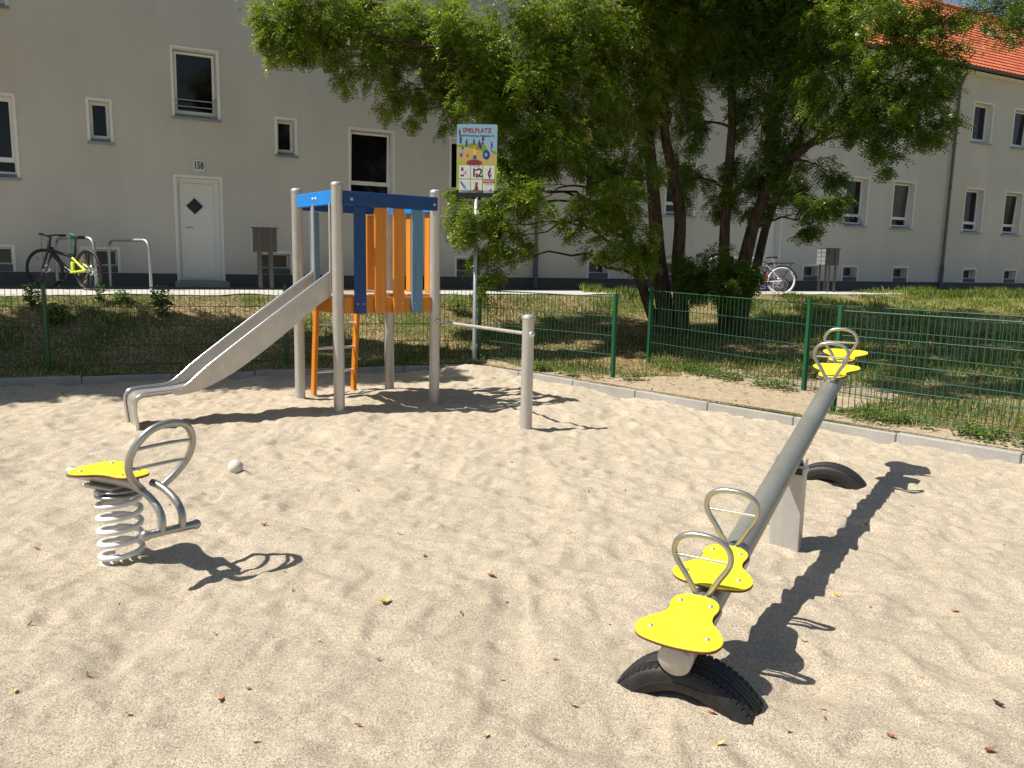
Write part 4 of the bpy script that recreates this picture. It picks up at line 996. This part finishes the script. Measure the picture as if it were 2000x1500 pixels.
def bike(loc, rz, label, r=.35, wb=1.19, cf=M_BLACK, cr=M_LIME, steer=.5, lady=False, scale=1.0, rim=None, cfork=None, rack=False, tm=None):
    o = empty('bicycle', loc, rz, label=label, cat='bicycle')
    o.scale = (scale,) * 3
    T = lambda pts, rr_, m, nm, par=o: MB().tube([Vector(p) for p in pts], rr_, 10).build(nm, m, par)
    rw = (0, 0, r); fw_ = (wb, 0, r); bb = (.43, 0, r - .04); st_ = (.30, 0, r + .42); hd0 = (wb - .16, 0, r + .34); hd1 = (wb - .20, 0, r + .47)
    wheel(o, rw, r, 0, rim, tm=tm); wheel(o, fw_, r, steer, rim, tm=tm)
    fm = MB()
    if lady:
        fm.tube(smoothpoly([hd0, (wb - .34, 0, r + .12), bb], 5, False), .02, 10); fm.tube(smoothpoly([hd1, (wb - .42, 0, r + .22), (.38, 0, r + .12)], 5, False), .014, 10)
    else:
        fm.tube([hd0, (wb - .33, 0, r + .30), (.40, 0, r + .22), (.33, 0, r + .26)], .026, 10); fm.tube([hd0, (wb - .3, 0, r + .22), (.58, 0, r + .02), bb], .033, 10); MB().tube([(wb - .27, -.03, r + .19), (.60, -.03, r + .03)], .012, 8).build('frame_stripe', M_WPAINT, o)
    fm.tube([st_, bb], .016, 10); fm.tube([hd0, hd1], .022, 10)
    fm.build('frame', cf, o)
    sw_ = MB()
    for s in (-1, 1):
        sw_.tube([(bb[0], s * .03, bb[2]), (0, s * .06, r)], .013 if lady else .018, 8); sw_.tube([(.36, s * .03, r + (.20 if not lady else .36)), (0, s * .06, r)], .019 if not lady else .008, 8)
    if not lady: sw_.box((.40, 0, r + .06), (.10, .05, .16), 0, .02); 
    sw_.build('swingarm' if not lady else 'stays', cr, o)
    if not lady:
        pts = [(.33 + .17 * k / 40, .022 * math.cos(k * 1.2), r + .26 + .022 * math.sin(k * 1.2)) for k in range(41)]; T(pts, .006, M_BLACK, 'shock_spring')
    R2 = Matrix.Translation(fw_) @ Matrix.Rotation(steer, 4, 'Z') @ Matrix.Translation([-c for c in fw_]); 
    q = lambda p: R2 @ Vector(p)
    f = MB()
    for s in (-1, 1): f.tube([q((wb, s * .055, r)), q((wb - .08, s * .055, r + .2)), q((wb - .13, s * .05, r + .36))], [.014, .02, .022], 8)
    f.tube([q((wb - .13, -.06, r + .36)), q((wb - .13, .06, r + .36))], .022, 8); f.build('fork', cfork or M_BLACK, o)
    hb = MB(); h0 = Vector(hd1) + Vector((-.03, 0, .06)); c_, s_ = math.cos(steer), math.sin(steer)
    hd = lambda x, y, z: h0 + Vector((x * c_ - y * s_, x * s_ + y * c_, z))
    hb.tube([Vector(hd1), h0, hd(.06, 0, .03)], .018, 8); hb.tube(smoothpoly([tuple(hd(-.03, -.31, .05)), tuple(hd(.03, -.14, .05)), tuple(hd(.06, 0, .03)), tuple(hd(.03, .14, .05)), tuple(hd(-.03, .31, .05))], 4, False), .012, 8)
    b2 = hb.build('handlebar', M_BLACK if not lady else M_CHROME, o)
    for s in (-1, 1): MB().cyl(hd(-.04, s * .33, .05), hd(0, s * .2, .05), .018, 8).build('grip', M_RUBBER, b2); 
    cb = MB()
    for s in (-1, 1): cb.tube([hd(.03, s * .12, .05), hd(.12, s * .08, -.05), q((wb - .02, s * .04, r + .15))], .004, 5)
    cb.build('brake_cable', M_BLACK, b2)
    T([st_, (.275, 0, r + .53)], .013, M_CHROME if lady else M_BLACK, 'seatpost')
    sd_ = MB().prism([tuple(p) for p in smoothpoly([(-.13, .07), (-.11, .0), (-.13, -.07), (-.02, -.06), (.10, -.022), (.14, 0), (.10, .022), (-.02, .06)], 3)], (.265, 0, r + .52), (1, 0, 0), (0, 1, 0), (0, 0, 1), .045, .015); sd_.build('saddle', M_BLACK, o)
    ck = MB().lathe((bb[0], -.06, bb[2]), [(.03, 0), (.09, 0), (.09, .005), (.03, .005)], 22, axis=(0, -1, 0))
    cc = ck.build('chainring', M_CHROME, o)
    p = MB(); a = -.9
    for s in (-1, 1):
        e = Vector((bb[0] + s * .17 * math.cos(a), s * .075, bb[2] + s * .17 * math.sin(a))); p.tube([(bb[0], s * .075, bb[2]), e], .009, 6); p.box(e + Vector((0, s * .06, 0)), (.085, .09, .022), 0, .005)
    p.build('pedals', M_BLACK, cc)
    ch_ = MB().tube([(bb[0], -.065, bb[2] + .085), (0, -.065, r + .04)], .004, 4).tube([(bb[0], -.065, bb[2] - .085), (.04, -.065, r - .09), (0, -.065, r - .05)], .004, 4); ch_.build('chain', M_BLACK, cc)
    if rack:
        rk = MB().tube([(.2, 0, r + .42), (-.28, 0, r + .42)], .008, 6).tube([(.2, .06, r + .40), (-.28, .06, r + .40), (-.28, -.06, r + .40), (.2, -.06, r + .40)], .006, 6)
        for s in (-1, 1): rk.tube([(-.2, s * .06, r + .40), (0, s * .065, r)], .006, 6)
        rk.build('rack', M_BLACK, o)
        mg = MB().tube([(.0 + (r + .02) * math.cos(a_), 0, r + (r + .02) * math.sin(a_)) for a_ in np.linspace(.5, 3.0, 20)], .016, 6); mg.build('mudguard', M_BLACK, o)
    return o
# black/lime bicycle facing left
bk = bike((-7.02, 13.28, .925), math.radians(152), 'black and lime yellow mountain bicycle parked facing left at the cycle hoop', steer=.38, rim=M_BLACK)
sp2 = MB().tube([(.50, -.03, .30 + .335), (.50, -.03, .78), (.47, -.03, .95), (.36, -.03, .93), (.33, -.03, .62)], .012, 6).build('strap', M_GSTRAP, bk)
bike((6.28, 18.95, .93), math.radians(172), 'black and silver city bicycle with white tyres, half hidden by the tree trunk', r=.325, steer=.2, lady=True, rim=M_WPAINT, cr=M_WPAINT, rack=True, tm=M_WPAINT)
ck2 = bike((6.42, 19.42, .93), math.radians(176), 'small pink child bicycle behind the city bicycle', r=.22, wb=.78, cf=M_PINK, cr=M_VIOLET, steer=.1, lady=True, scale=.95)

# ------------------------------------------------------------------ trees
def leafcloud(clumps, dens, leafl, npair, lw, lm, seed, droop=.45, yellow=.03):
    """compound leaves: rachis with paired leaflets, as one mesh. clumps: (centre, radii)"""
    g = np.random.default_rng(seed); Cs = []; Ax = []
    for (c, r, k) in clumps:
        n = int(dens * k * math.pi * r[0] * r[2]) + 3
        d = g.normal(0, 1, (n, 3)); d /= np.linalg.norm(d, axis=1)[:, None]; rad = g.uniform(0, 1, n) ** .45
        # finger-like sub-sprays
        m = max(4, n // 24); sd_ = g.normal(0, 1, (m, 3)); sd_ /= np.linalg.norm(sd_, axis=1)[:, None]; sd_ *= (g.uniform(.25, 1, m) ** .5)[:, None]
        idx = g.integers(0, m, n); loc = sd_[idx] + g.normal(0, 1, (n, 3)) * np.array([.11, .11, .17]); use = g.uniform(0, 1, n) < .86
        loc = np.where(use[:, None], loc, d * rad[:, None]); loc[:, 2] -= .12 * np.abs(g.normal(0, 1, n))
        Cs.append(np.array(c)[None] + loc * np.array(r)[None]); Ax.append(loc + g.normal(0, .55, (n, 3)))
    P = np.concatenate(Cs); A = np.concatenate(Ax); n = len(P)
    A[:, 2] = A[:, 2] * .4 - droop; A /= np.linalg.norm(A, axis=1)[:, None]
    up = np.array([0, 0, 1.0]) + g.normal(0, .45, (n, 3)); S = np.cross(A, up); S /= np.linalg.norm(S, axis=1)[:, None]; U = np.cross(S, A)
    ln = leafl * g.uniform(.7, 1.25, n); tint0 = np.clip(g.normal(.42, .2, n), 0, .9); tint0 = np.where(g.uniform(0, 1, n) < yellow, 1.0, tint0)
    Vs = []; Ts = []
    for j in range(npair):
        t = (j + .8) / (npair + .3)
        for sgn in (-1, 1):
            base = P + A * (ln * t)[:, None] - U * (ln * .25 * t * t)[:, None]
            dir_ = S * sgn * .85 + A * .45 + U * g.normal(-.1, .25, n)[:, None]; dir_ /= np.linalg.norm(dir_, axis=1)[:, None]
            nrm = U + g.normal(0, .25, (n, 3)); wv = np.cross(dir_, nrm); wv /= np.linalg.norm(wv, axis=1)[:, None]
            l1 = (lm * g.uniform(.75, 1.2, n) * (1 - .35 * abs(t - .5)))[:, None]; w1 = (lw * g.uniform(.8, 1.2, n))[:, None]
            Vs.append(np.stack([base, base + dir_ * l1 * .5 + wv * w1 * .5, base + dir_ * l1, base + dir_ * l1 * .5 - wv * w1 * .5], 1)); Ts.append(np.repeat(np.clip(tint0 + g.normal(0, .06, n), 0, 1)[:, None], 4, 1))
    V = np.concatenate(Vs).reshape(-1, 3); T = np.concatenate(Ts).reshape(-1); m = len(V) // 4
    return V, (np.arange(m) * 4)[:, None] + np.arange(4)[None], T
def limb(mb, a, b, r0, r1, seed, sag=.0, n=8, wob=.06):
    g = random.Random(seed); a = Vector(a); b = Vector(b); Lg = (b - a).length; P = []; R = []
    for k in range(n + 1):
        t = k / n; p = a.lerp(b, t) + Vector((g.uniform(-1, 1), g.uniform(-1, 1), g.uniform(-1, 1))) * wob * Lg * math.sin(math.pi * t) * .5
        p.z += sag * Lg * math.sin(math.pi * t); P.append(p); R.append(r0 + (r1 - r0) * t)
    P = [Vector(p) for p in smoothpoly([tuple(p) for p in P], 2, False)]; R = list(np.interp(np.linspace(0, 1, len(P)), np.linspace(0, 1, len(R)), R))
    mb.tube(P, R, 9); return P
def mk_tree(name, base, stems, clumps, label, lmat, seed, dens=360, leafl=.2, npair=6, lw=.016, lm=.042, group=None, twigs=3, cat='tree'):
    o = empty(name, base, 0, label=label, cat=cat, group=group); B = Vector(base); tr = MB(); nodes = []
    for k, (pts, r0, r1) in enumerate(stems):
        P = [Vector(p) - B for p in pts]; Ps = [Vector(p) for p in smoothpoly([tuple(p) for p in P], 5, False)]
        R = [r0 + (r1 - r0) * (i / (len(Ps) - 1)) ** .8 for i in range(len(Ps))]
        R[0] *= 1.25; tr.tube(Ps, R, 14); nodes += [(Ps[i], R[i]) for i in range(len(Ps) // 3, len(Ps))]
    tr.build('trunk', M_BARK, o)
    br = MB(); g = random.Random(seed)
    for j, (c, r, k_) in enumerate(clumps):
        c = Vector(c) - B
        best = min(nodes, key=lambda q: (q[0] - c).length + .5 * max(0, q[0].z - c.z + .1) * 1.5)
        br = MB(); P = limb(br, best[0], c, min(best[1] * .4, .028), .006, seed + j, .10)
        for t in range(twigs):
            q = P[g.randrange(len(P) // 2, len(P))]; e = c + Vector([g.uniform(-1, 1) * r[i] * .9 for i in range(3)]); limb(br, q, e, .006, .002, seed + 97 * t + j, .05, 4)
        br.build('limb', M_BARK, o)
    V, Fc, T = leafcloud([(Vector(c) - B, r, k) for c, r, k in clumps], dens, leafl, npair, lw, lm, seed)
    mkobj('crown', npmesh('crown', V, Fc, T), lmat, o)
    return o
def cl(px, py, Y, rx, ry, k=1.0, dr=1.0):
    p = far(px, py, Y); s = Y / F; return (tuple(p), (rx * s, max(rx, ry) * s * dr, ry * s), k)
dY = 1.3
Araw = [(560, 30, 10.8, 62, 60), (615, 15, 11, 75, 60), (600, 68, 10.8, 50, 36), (545, 75, 10.8, 35, 28), (640, 90, 11, 32, 26), (672, 130, 11, 24, 38), (725, 45, 11.4, 80, 55), (745, 125, 11.2, 30, 48), (752, 180, 11.2, 18, 34), (780, 75, 11.6, 60, 38),
 (840, 50, 12, 85, 60), (825, 180, 11.4, 40, 24), (812, 218, 11.3, 15, 22), (872, 150, 11.8, 34, 45), (872, 215, 11.6, 18, 30), (905, 70, 12, 60, 70), (940, 150, 11.8, 60, 80), (955, 215, 11.5, 55, 40), (1020, 80, 12, 80, 90), (1045, 190, 11.6, 80, 80), (1120, 60, 12.2, 90, 80), (1130, 170, 11.9, 80, 80),
 (1080, 275, 11.8, 65, 38), (1150, 290, 11.9, 55, 40), (1230, 60, 12.6, 90, 80), (1230, 180, 12.6, 60, 80), (1010, 290, 11.8, 50, 50), (1000, 340, 11.8, 40, 40), (925, 400, 11.9, 50, 36), (893, 430, 11.8, 30, 32), (955, 455, 12, 48, 46), (990, 395, 12, 50, 45), (955, 530, 12.1, 24, 42), (1000, 465, 12, 32, 34), (1050, 390, 11.8, 32, 26), (1062, 300, 12, 30, 40),
 (1120, 435, 12, 32, 18), (1160, 395, 12, 48, 34), (1215, 395, 12, 50, 45), (1235, 460, 12.1, 45, 42), (1195, 480, 12, 42, 20), (1250, 505, 12.1, 28, 22), (1240, 320, 12.4, 50, 45), (1195, 340, 12.2, 45, 30), (1320, 50, 13, 90, 80), (1320, 170, 13.2, 50, 70)]
Braw = [(1420, 50, 13, 90, 75), (1510, 50, 13, 90, 65), (1470, 140, 13, 80, 48), (1560, 150, 12.7, 65, 48), (1640, 160, 12.4, 70, 46), (1600, 45, 12.6, 70, 42), (1690, 25, 12.5, 80, 34), (1780, 22, 12.3, 50, 28), (1730, 180, 12, 70, 52), (1800, 195, 12, 55, 52), (1785, 262, 12, 52, 30), (1825, 140, 12, 40, 34), (1705, 245, 12.1, 45, 28), (1650, 235, 12.2, 50, 30), (1740, 300, 12.1, 22, 24), (1690, 85, 12.4, 60, 22), (1790, 70, 12.3, 50, 20), (1850, 105, 12.2, 34, 22), (1850, 30, 12.2, 36, 18), (1750, 120, 12.2, 50, 22), (1610, 110, 12.6, 60, 26),
 (1470, 225, 13, 40, 40), (1550, 240, 13, 50, 40), (1500, 310, 13, 60, 45), (1440, 350, 13, 45, 36), (1540, 350, 13, 40, 30), (1590, 385, 12.6, 45, 34), (1640, 400, 12.6, 42, 18), (1580, 435, 12.6, 22, 24), (1610, 330, 12.8, 34, 24), (1470, 395, 13, 40, 24), (1400, 400, 13.2, 30, 20), (1345, 250, 13.6, 26, 60), (1350, 350, 13.8, 34, 34)]
Craw = [(1375, 515, 12.4, 46, 40), (1400, 550, 12.3, 52, 36), (1445, 540, 12.4, 34, 44), (1350, 560, 12.4, 22, 22)]
def shade(x, y, h, rx, ry, rz, k=1.0, gz=.1): return ((x - SX * (h - gz), y - SY * (h - gz), h), (rx, ry, rz), k)
def top(cx, cy, z, rx, ry, rz, k): return ((cx, cy, z), (rx, ry, rz), k)
clA = [cl(a, b, c + dY + (-1.3 if (b > 380 and a < 1070) else -1.0 if b > 385 else -.5 if b > 270 else .5 if a < 880 else 0), d, e) for a, b, c, d, e in Araw]
clB = [cl(a, b, c + dY - (1.5 if a > 1610 and b < 320 else .6 if a > 1530 else 0), d, e) for a, b, c, d, e in Braw]
clB += [cl(a, b, c + dY, d, e, 1.5) for a, b, c, d, e in Craw]
g_ = lambda px, py, Y: tuple(far(px, py, Y))
zt = float(lawn_z(2.7, 14.2))
bA = (far(1312, 640, 14.2)[0], 14.2, float(lawn_z(far(1312, 640, 14.2)[0], 14.2)))
stA = [([(bA[0] - .02, bA[1], bA[2] - .25), g_(1298, 600, 14.25), g_(1285, 500, 14.3), g_(1278, 400, 14.3), g_(1268, 280, 14.2), g_(1250, 120, 13.9), (1.9, 13.7, 7.2)], .185, .06),
       ([(bA[0] + .2, bA[1] - .1, bA[2] - .25), g_(1330, 600, 14.1), g_(1324, 520, 14.1), g_(1328, 420, 14.1), g_(1310, 320, 14.1), g_(1298, 230, 14.1), g_(1320, 60, 14.2), (3.4, 14.2, 7.5)], .15, .05),
       ([(bA[0] - .12, bA[1] + .1, bA[2] - .25), g_(1268, 600, 14.3), g_(1245, 530, 14.2), g_(1215, 430, 14.0), g_(1160, 320, 13.7), g_(1120, 250, 13.5)], .11, .05)]
tA = mk_tree('leafy_tree', bA, stA, clA, 'large multi-stemmed tree with feathery light green leaves behind the gateway', M_LEAF, 11, dens=780, lw=.025, lm=.060, leafl=.22)
bB = (far(1425, 640, 14.3)[0], 14.3, float(lawn_z(far(1425, 640, 14.3)[0], 14.3)))
stB = [([(bB[0] - .02, bB[1], bB[2] - .25), g_(1412, 590, 14.3), g_(1414, 500, 14.3), g_(1418, 400, 14.3), g_(1430, 250, 14.2), g_(1440, 80, 14.2), (4.6, 14.3, 7.0)], .13, .05),
       ([(bB[0] + .1, bB[1] - .05, bB[2] - .25), g_(1436, 600, 14.2), g_(1452, 520, 14.2), g_(1475, 430, 14.2), g_(1510, 350, 14.0), g_(1570, 290, 13.7), g_(1680, 220, 13.4)], .17, .05),
       ([(bB[0] + .22, bB[1] + .1, bB[2] - .25), g_(1455, 600, 14.4), g_(1478, 520, 14.5), g_(1500, 430, 14.6), g_(1540, 330, 14.7), g_(1600, 150, 14.6)], .11, .05)]
tB = mk_tree('leafy_tree', bB, stB, clB, 'dark green tree with slanting stems right of the feathery tree', M_LEAFD, 23, dens=760, lw=.025, lm=.060, leafl=.22)
# upper crowns, above the picture, that shade the lawn
def upper(o, cs, seed, m, dens=170):
    B = o.location; V, Fc, T = leafcloud([((Vector(c) - B), r, k) for c, r, k in cs], dens, .34, 4, .07, .13, seed)
    mkobj('upper_crown', npmesh('upper_crown', V, Fc, T), m, o)
upper(tA, [top(2.2, 13.9, 7.6, 1.5, 1.6, 1.1, 1.0), top(2.8, 14.2, 6.9, 1.5, 1.6, 1.0, 1.2)] + [shade(x_, y_, h_, r_, r_ * .8, .55, 1.0, .3) for x_, y_, h_, r_ in ((5.2, 9.9, 6.4, .95), (5.9, 11.0, 6.6, 1.2), (4.2, 11.6, 6.3, 1.2), (7.0, 12.2, 6.8, 1.3), (3.0, 12.9, 6.6, 1.2), (5.2, 13.0, 7.0, 1.4), (6.6, 9.6, 6.8, .8))], 5, M_LEAF)
upper(tB, [top(4.6, 14.3, 7.0, 1.8, 1.7, 1.1, 1.3), top(5.6, 15.2, 8.0, 1.7, 1.8, 1.0, 1.2), top(3.6, 15.6, 7.0, 1.6, 1.6, 1.0, 1.2)] + [shade(x_, y_, h_, r_, r_ * .85, .6, 1.0, .6) for x_, y_, h_, r_ in ((7.0, 14.6, 7.2, 1.4), (9.6, 14.8, 7.3, 1.4), (5.4, 15.3, 7.2, 1.3), (8.3, 11.4, 7.2, 1.1), (10.4, 13.0, 7.6, 1.3), (11.2, 15.4, 7.8, 1.3), (8.2, 16.2, 7.6, 1.1))], 6, M_LEAFD)
# tree beyond the right edge: one branch reaches into the corner
rb = [cl(1960, -10, 9.6, 62, 46, 1.6), cl(1975, 75, 9.6, 24, 18), cl(1890, 25, 9.6, 18, 14, .8), cl(1915, 25, 9.6, 26, 20, .6), cl(1985, 45, 9.6, 34, 24, .8), cl(1935, 62, 9.5, 14, 16, .5), cl(2050, 0, 9.6, 60, 60), cl(1895, -10, 9.7, 30, 16, .7)] + [top(8.6, 9.6, 6.2, 1.6, 1.5, 1.0, .3)]
bR = (9.4, 9.9, float(lawn_z(9.4, 9.9)))
mk_tree('leafy_tree', bR, [([(9.4, 9.9, bR[2] - .3), (9.35, 9.9, 2), (9.2, 9.8, 4), (8.8, 9.7, 6.5)], .2, .07)], rb, 'tree beyond the right edge with one leafy branch in the upper right corner', M_LEAFD, 41, dens=420, leafl=.18)
# tree beyond the left edge whose crown shades the bank behind the fence
lc = [shade(x_, y_, h_, .95, .6, .45, .9, .5) for x_, y_, h_ in ((-7.2, 10.6, 6.3), (-6.0, 11.1, 6.4), (-5.0, 11.7, 6.5), (-3.9, 12.1, 6.6))] + [shade(x_, 8.50 + (x_ + 6.5) * .42 - .0 * x_, 6.0 + .07 * (x_ + 6.5), 1.0 - .09 * (x_ + 6.5), .62 - .05 * (x_ + 6.5), .5 - .03 * (x_ + 6.5), .9) for x_ in (-7.6, -6.4, -5.4, -4.4, -3.5, -2.7, -1.9, -1.2)] + [shade(-6.2, 9.6, 5.8, 1.2, 1.0, .6), shade(-5.0, 10.2, 5.9, 1.0, .85, .55), shade(-7.4, 9.2, 6.4, 1.5, 1.3, .8), shade(-4.0, 10.5, 6.0, .9, .75, .5), shade(-3.0, 10.9, 6.1, .8, .62, .45), shade(-2.1, 11.25, 6.2, .7, .5, .4, .9), shade(-1.2, 11.6, 6.3, .6, .4, .35, .9), shade(-5.8, 10.8, 6.5, 1.0, .7, .5, 1, .5), shade(-4.2, 11.4, 6.6, .8, .5, .4, 1, .5), shade(-2.6, 12.15, 6.6, .8, .34, .35, .9, .5), shade(-1.5, 12.3, 6.6, .8, .3, .35, .9, .4), shade(-.3, 12.45, 6.6, .7, .3, .35, .9, .3)]
lt = empty('leafy_tree', (-11.2, 8.2, .1), 0, label='tree beyond the left edge whose crown shades the bank behind the fence', cat='tree')
trk = MB(); trk.tube([(0, 0, -.3), (.05, 0, 2), (.2, .1, 4.2), (.6, .3, 6.2)], [.26, .2, .16, .09], 12); trk.build('trunk', M_BARK, lt)
for j, (c, r, k) in enumerate(lc): lb = MB(); limb(lb, (.25, .1, 4.4), Vector(c) - lt.location, .05, .01, 300 + j, .08); lb.build('limb', M_BARK, lt)
V, Fc, T = leafcloud([(Vector(c) - lt.location, r, k) for c, r, k in lc], 620, .26, 5, .05, .10, 77)
mkobj('crown', npmesh('crown', V, Fc, T), M_LEAF, lt)

# ------------------------------------------------------------------ shrubs on the bank
def shrub(px, py, wpx, hpx, label, seed, n=500, m=M_SHRUB, ls=.032):
    b = onlawn(px, py); s = b[1] / F; rx, rz = wpx * s / 2, hpx * s / 2; g = np.random.default_rng(seed)
    o = empty('shrub', tuple(b), 0, label=label, cat='shrub', group='small shrubs on the bank')
    d = g.normal(0, 1, (n, 3)); d /= np.linalg.norm(d, axis=1)[:, None]; d *= (g.uniform(0, 1, n) ** .4)[:, None]
    P = d * np.array([rx, rx * .8, rz]) + np.array([0, 0, rz]); P += g.normal(0, .02, (n, 3)); P[:, 2] = np.abs(P[:, 2])
    a = g.uniform(0, 6.28, n); u = np.stack([np.cos(a), np.sin(a), g.uniform(-.6, .6, n)], -1) * ls; v = np.cross(u, g.normal(0, .4, (n, 3)) + np.array([0, -.3, 1])); v = v / np.linalg.norm(v, axis=1)[:, None] * ls * .62
    V = np.stack([P - u, P - u * .1 - v, P + u, P + u * .1 + v], 1).reshape(-1, 3)
    mkobj('foliage', npmesh('foliage', V, (np.arange(n) * 4)[:, None] + np.arange(4)[None], np.repeat(g.uniform(.1, 1, n), 4)), m, o)
    st = MB()
    for k in range(6): q = P[g.integers(0, n)]; st.tube([(0, 0, -.03), tuple(q * .5 + np.array([0, 0, .02])), tuple(q)], [.006, .004, .002], 5)
    st.build('stem', M_BARK, o); return o
shrub(316, 618, 44, 62, 'bright bushy shrub on the bank left of the slide', 1, 420)
shrub(62, 600, 30, 50, 'slim pale-leaved shrub on the bank beside the leftmost fence post', 2, 200)
shrub(108, 636, 62, 46, 'low dark shrub in the shade right of the leftmost fence post', 3, 420, M_LEAFD)
shrub(236, 588, 38, 18, 'small low shrub at the path edge below the empty cycle hoop', 4, 120)
shrub(893, 612, 44, 40, 'sparse shrub behind the mesh fence right of the tower', 5, 220, M_LEAFD, .026)
shrub(195, 590, 16, 34, 'thin weed growing at the path edge behind the bicycle wheel', 6, 70)

# ------------------------------------------------------------------ dry leaves lying on the sand
def leafm(name, c): return mat(name, **speck(c, .35, 60, .6, bs=.2))
LM = {'brown': leafm('dry_leaf_brown', (.26, .085, .03)), 'orange': leafm('dry_leaf_orange', (.50, .19, .05)), 'straw': leafm('dry_leaf_straw', (.62, .46, .16)), 'yellow': leafm('dry_leaf_yellow', (.62, .42, .01)), 'dark': leafm('dry_leaf_dark', (.06, .025, .015))}
GEN = {'brown': 'small curled brown leaf lying on the sand', 'orange': 'small dry orange leaf lying on the sand', 'straw': 'small pale yellow leaf lying on the sand', 'dark': 'tiny dark dry leaf lying on the sand'}
def mk_leaf(px, py, size, kind, label=None, seed=0):
    g = random.Random(seed); p = at(px, py, 0.0); z = float(sand_z(p[0], p[1])); p = at(px, py, z); z = float(sand_z(p[0], p[1]))
    Ln = size; Wd = size * g.uniform(.35, .55); cur = g.uniform(.25, .6) * size; n = 7; vs = []; fs = []
    for i in range(n):
        t = i / (n - 1); w_ = Wd * math.sin(math.pi * (t * .92 + .04)) ** .8 * (1 + g.uniform(-.12, .12)); x = (t - .5) * Ln; zz = cur * (2 * t - 1) ** 2 * .6
        vs += [(x, -w_ / 2, zz + w_ * .45), (x, 0, zz), (x, w_ / 2, zz + w_ * g.uniform(.2, .6))]
    for i in range(n - 1): a = i * 3; fs += [(a, a + 1, a + 4, a + 3), (a + 1, a + 2, a + 5, a + 4)]
    vs += [(-Ln * .5, 0, cur * .6), (-Ln * .78, Ln * .05, cur * .5), (-Ln * .78, Ln * .09, cur * .5)]; fs.append((21, 22, 23))
    o = MB().add(vs, fs, True).build('fallen_leaf', LM[kind], label=label or GEN[kind], cat='leaf', group='dry leaves scattered on the sand')
    o.location = (p[0], p[1], z + .003); o.rotation_euler = (g.uniform(-.3, .3), g.uniform(-.3, .3), g.uniform(0, 6.28)); return o
named = [(752, 1176, .050, 'yellow', 'bright yellow leaf with a stalk in the middle of the sand'), (517, 1028, .055, 'orange', 'large curled orange leaf right of the spring rider shadow tip'), (960, 1126, .05, 'brown', 'large folded brown leaf in the centre of the sand'), (1633, 1162, .055, 'yellow', 'long yellow leaf on the sand right of the seesaw shadow'), (1866, 1195, .035, 'orange', 'orange-brown leaf alone on the sand at the far right'), (1405, 1455, .035, 'straw', 'pale yellow leaf in front of the near tyre'), (1948, 1378, .04, 'dark', 'dark leaf near the right edge of the sand'), (1390, 1392, .03, 'orange', 'orange leaf resting against the near tyre'), (432, 1370, .034, 'orange', 'orange leaf low on the left in the foreground sand'), (1932, 1468, .035, 'brown', 'brown leaf in the lower right corner'), (70, 1072, .03, 'orange', 'orange leaf left of the spring rider base'), (901, 1198, .03, 'orange', 'orange leaf below the large folded brown leaf')]
for i, (x, y, s, k, lb_) in enumerate(named): mk_leaf(x, y, s, k, lb_, 500 + i)
spots = [(396, 968), (330, 985), (618, 983), (566, 1053), (792, 906), (812, 923), (990, 1180), (908, 1136), (860, 1258), (486, 1347), (623, 1252), (653, 1198), (572, 1155), (556, 1118), (1014, 997), (1054, 880), (1069, 908), (1117, 936), (1150, 960), (1243, 1100), (1115, 1045), (1700, 1187), (1570, 1262), (1608, 1385), (1612, 1405), (1798, 1325), (1500, 1020), (1690, 1030), (1872, 1030), (1960, 1065), (1780, 992), (1850, 880), (1650, 1010), (340, 1063), (130, 822), (124, 890), (240, 946), (45, 884), (30, 1355), (172, 1320), (250, 1400), (640, 915), (700, 960), (745, 948), (905, 970), (1000, 905), (870, 1010), (780, 1045), (830, 1085), (1095, 1015), (1220, 960), (1335, 930), (1450, 860), (760, 822), (1160, 800), (1210, 812), (1190, 1222), (1085, 1290), (1120, 1385), (1540, 1430), (1740, 1440), (1830, 1105), (500, 1450), (700, 1420), (950, 1440), (230, 1180), (60, 1230), (420, 1240), (980, 1330), (740, 1290)]
kk = ['brown', 'orange', 'straw', 'dark', 'brown', 'straw', 'orange', 'dark']
rest = [(x, y, random.uniform(.016, .03), kk[(i * 5 + i // 3) % 8]) for i, (x, y) in enumerate(spots)]
lt0 = np.random.default_rng(9)
for i in range(30):   # more litter caught along the shaded kerb
    x = lt0.uniform(0, 980); y = 757 - .035 * x + lt0.uniform(0, 34) * (1 - x / 1900)
    if 600 < x < 880 and i % 2: continue
    rest.append((x, y, lt0.uniform(.02, .04), kk[i % 8]))
def place(x, y):
    if y < 800: return 'by the slide and far kerb' if x < 1000 else 'beside the right-hand kerb'
    if y < 1120: return 'around the spring rider' if x < 460 else 'between the ball and the lone pole' if x < 900 else 'in front of the lone pole' if x < 1300 else 'around the seesaw beam and its shadow'
    return 'in the left foreground' if x < 560 else 'in the middle foreground' if x < 1150 else 'in the right foreground'
ADJ = {'brown': 'small curled brown leaf', 'orange': 'small dry orange leaf', 'straw': 'small pale yellow leaf', 'dark': 'tiny dark dry leaf'}
ORD = ['first', 'second', 'third', 'fourth', 'fifth', 'sixth', 'seventh', 'eighth', 'ninth', 'tenth', 'eleventh', 'twelfth']
cells = {}
for r_ in sorted(rest): cells.setdefault((r_[3], place(r_[0], r_[1])), []).append(r_)
n_l = 0
for (k_, pl_), lst in cells.items():
    for j, (x, y, sz, _) in enumerate(lst):
        mk_leaf(x, y, sz, k_, '%s %s%s' % (ADJ[k_], pl_, '' if len(lst) == 1 else ', %s from the left' % ORD[min(j, 11)]), n_l); n_l += 1
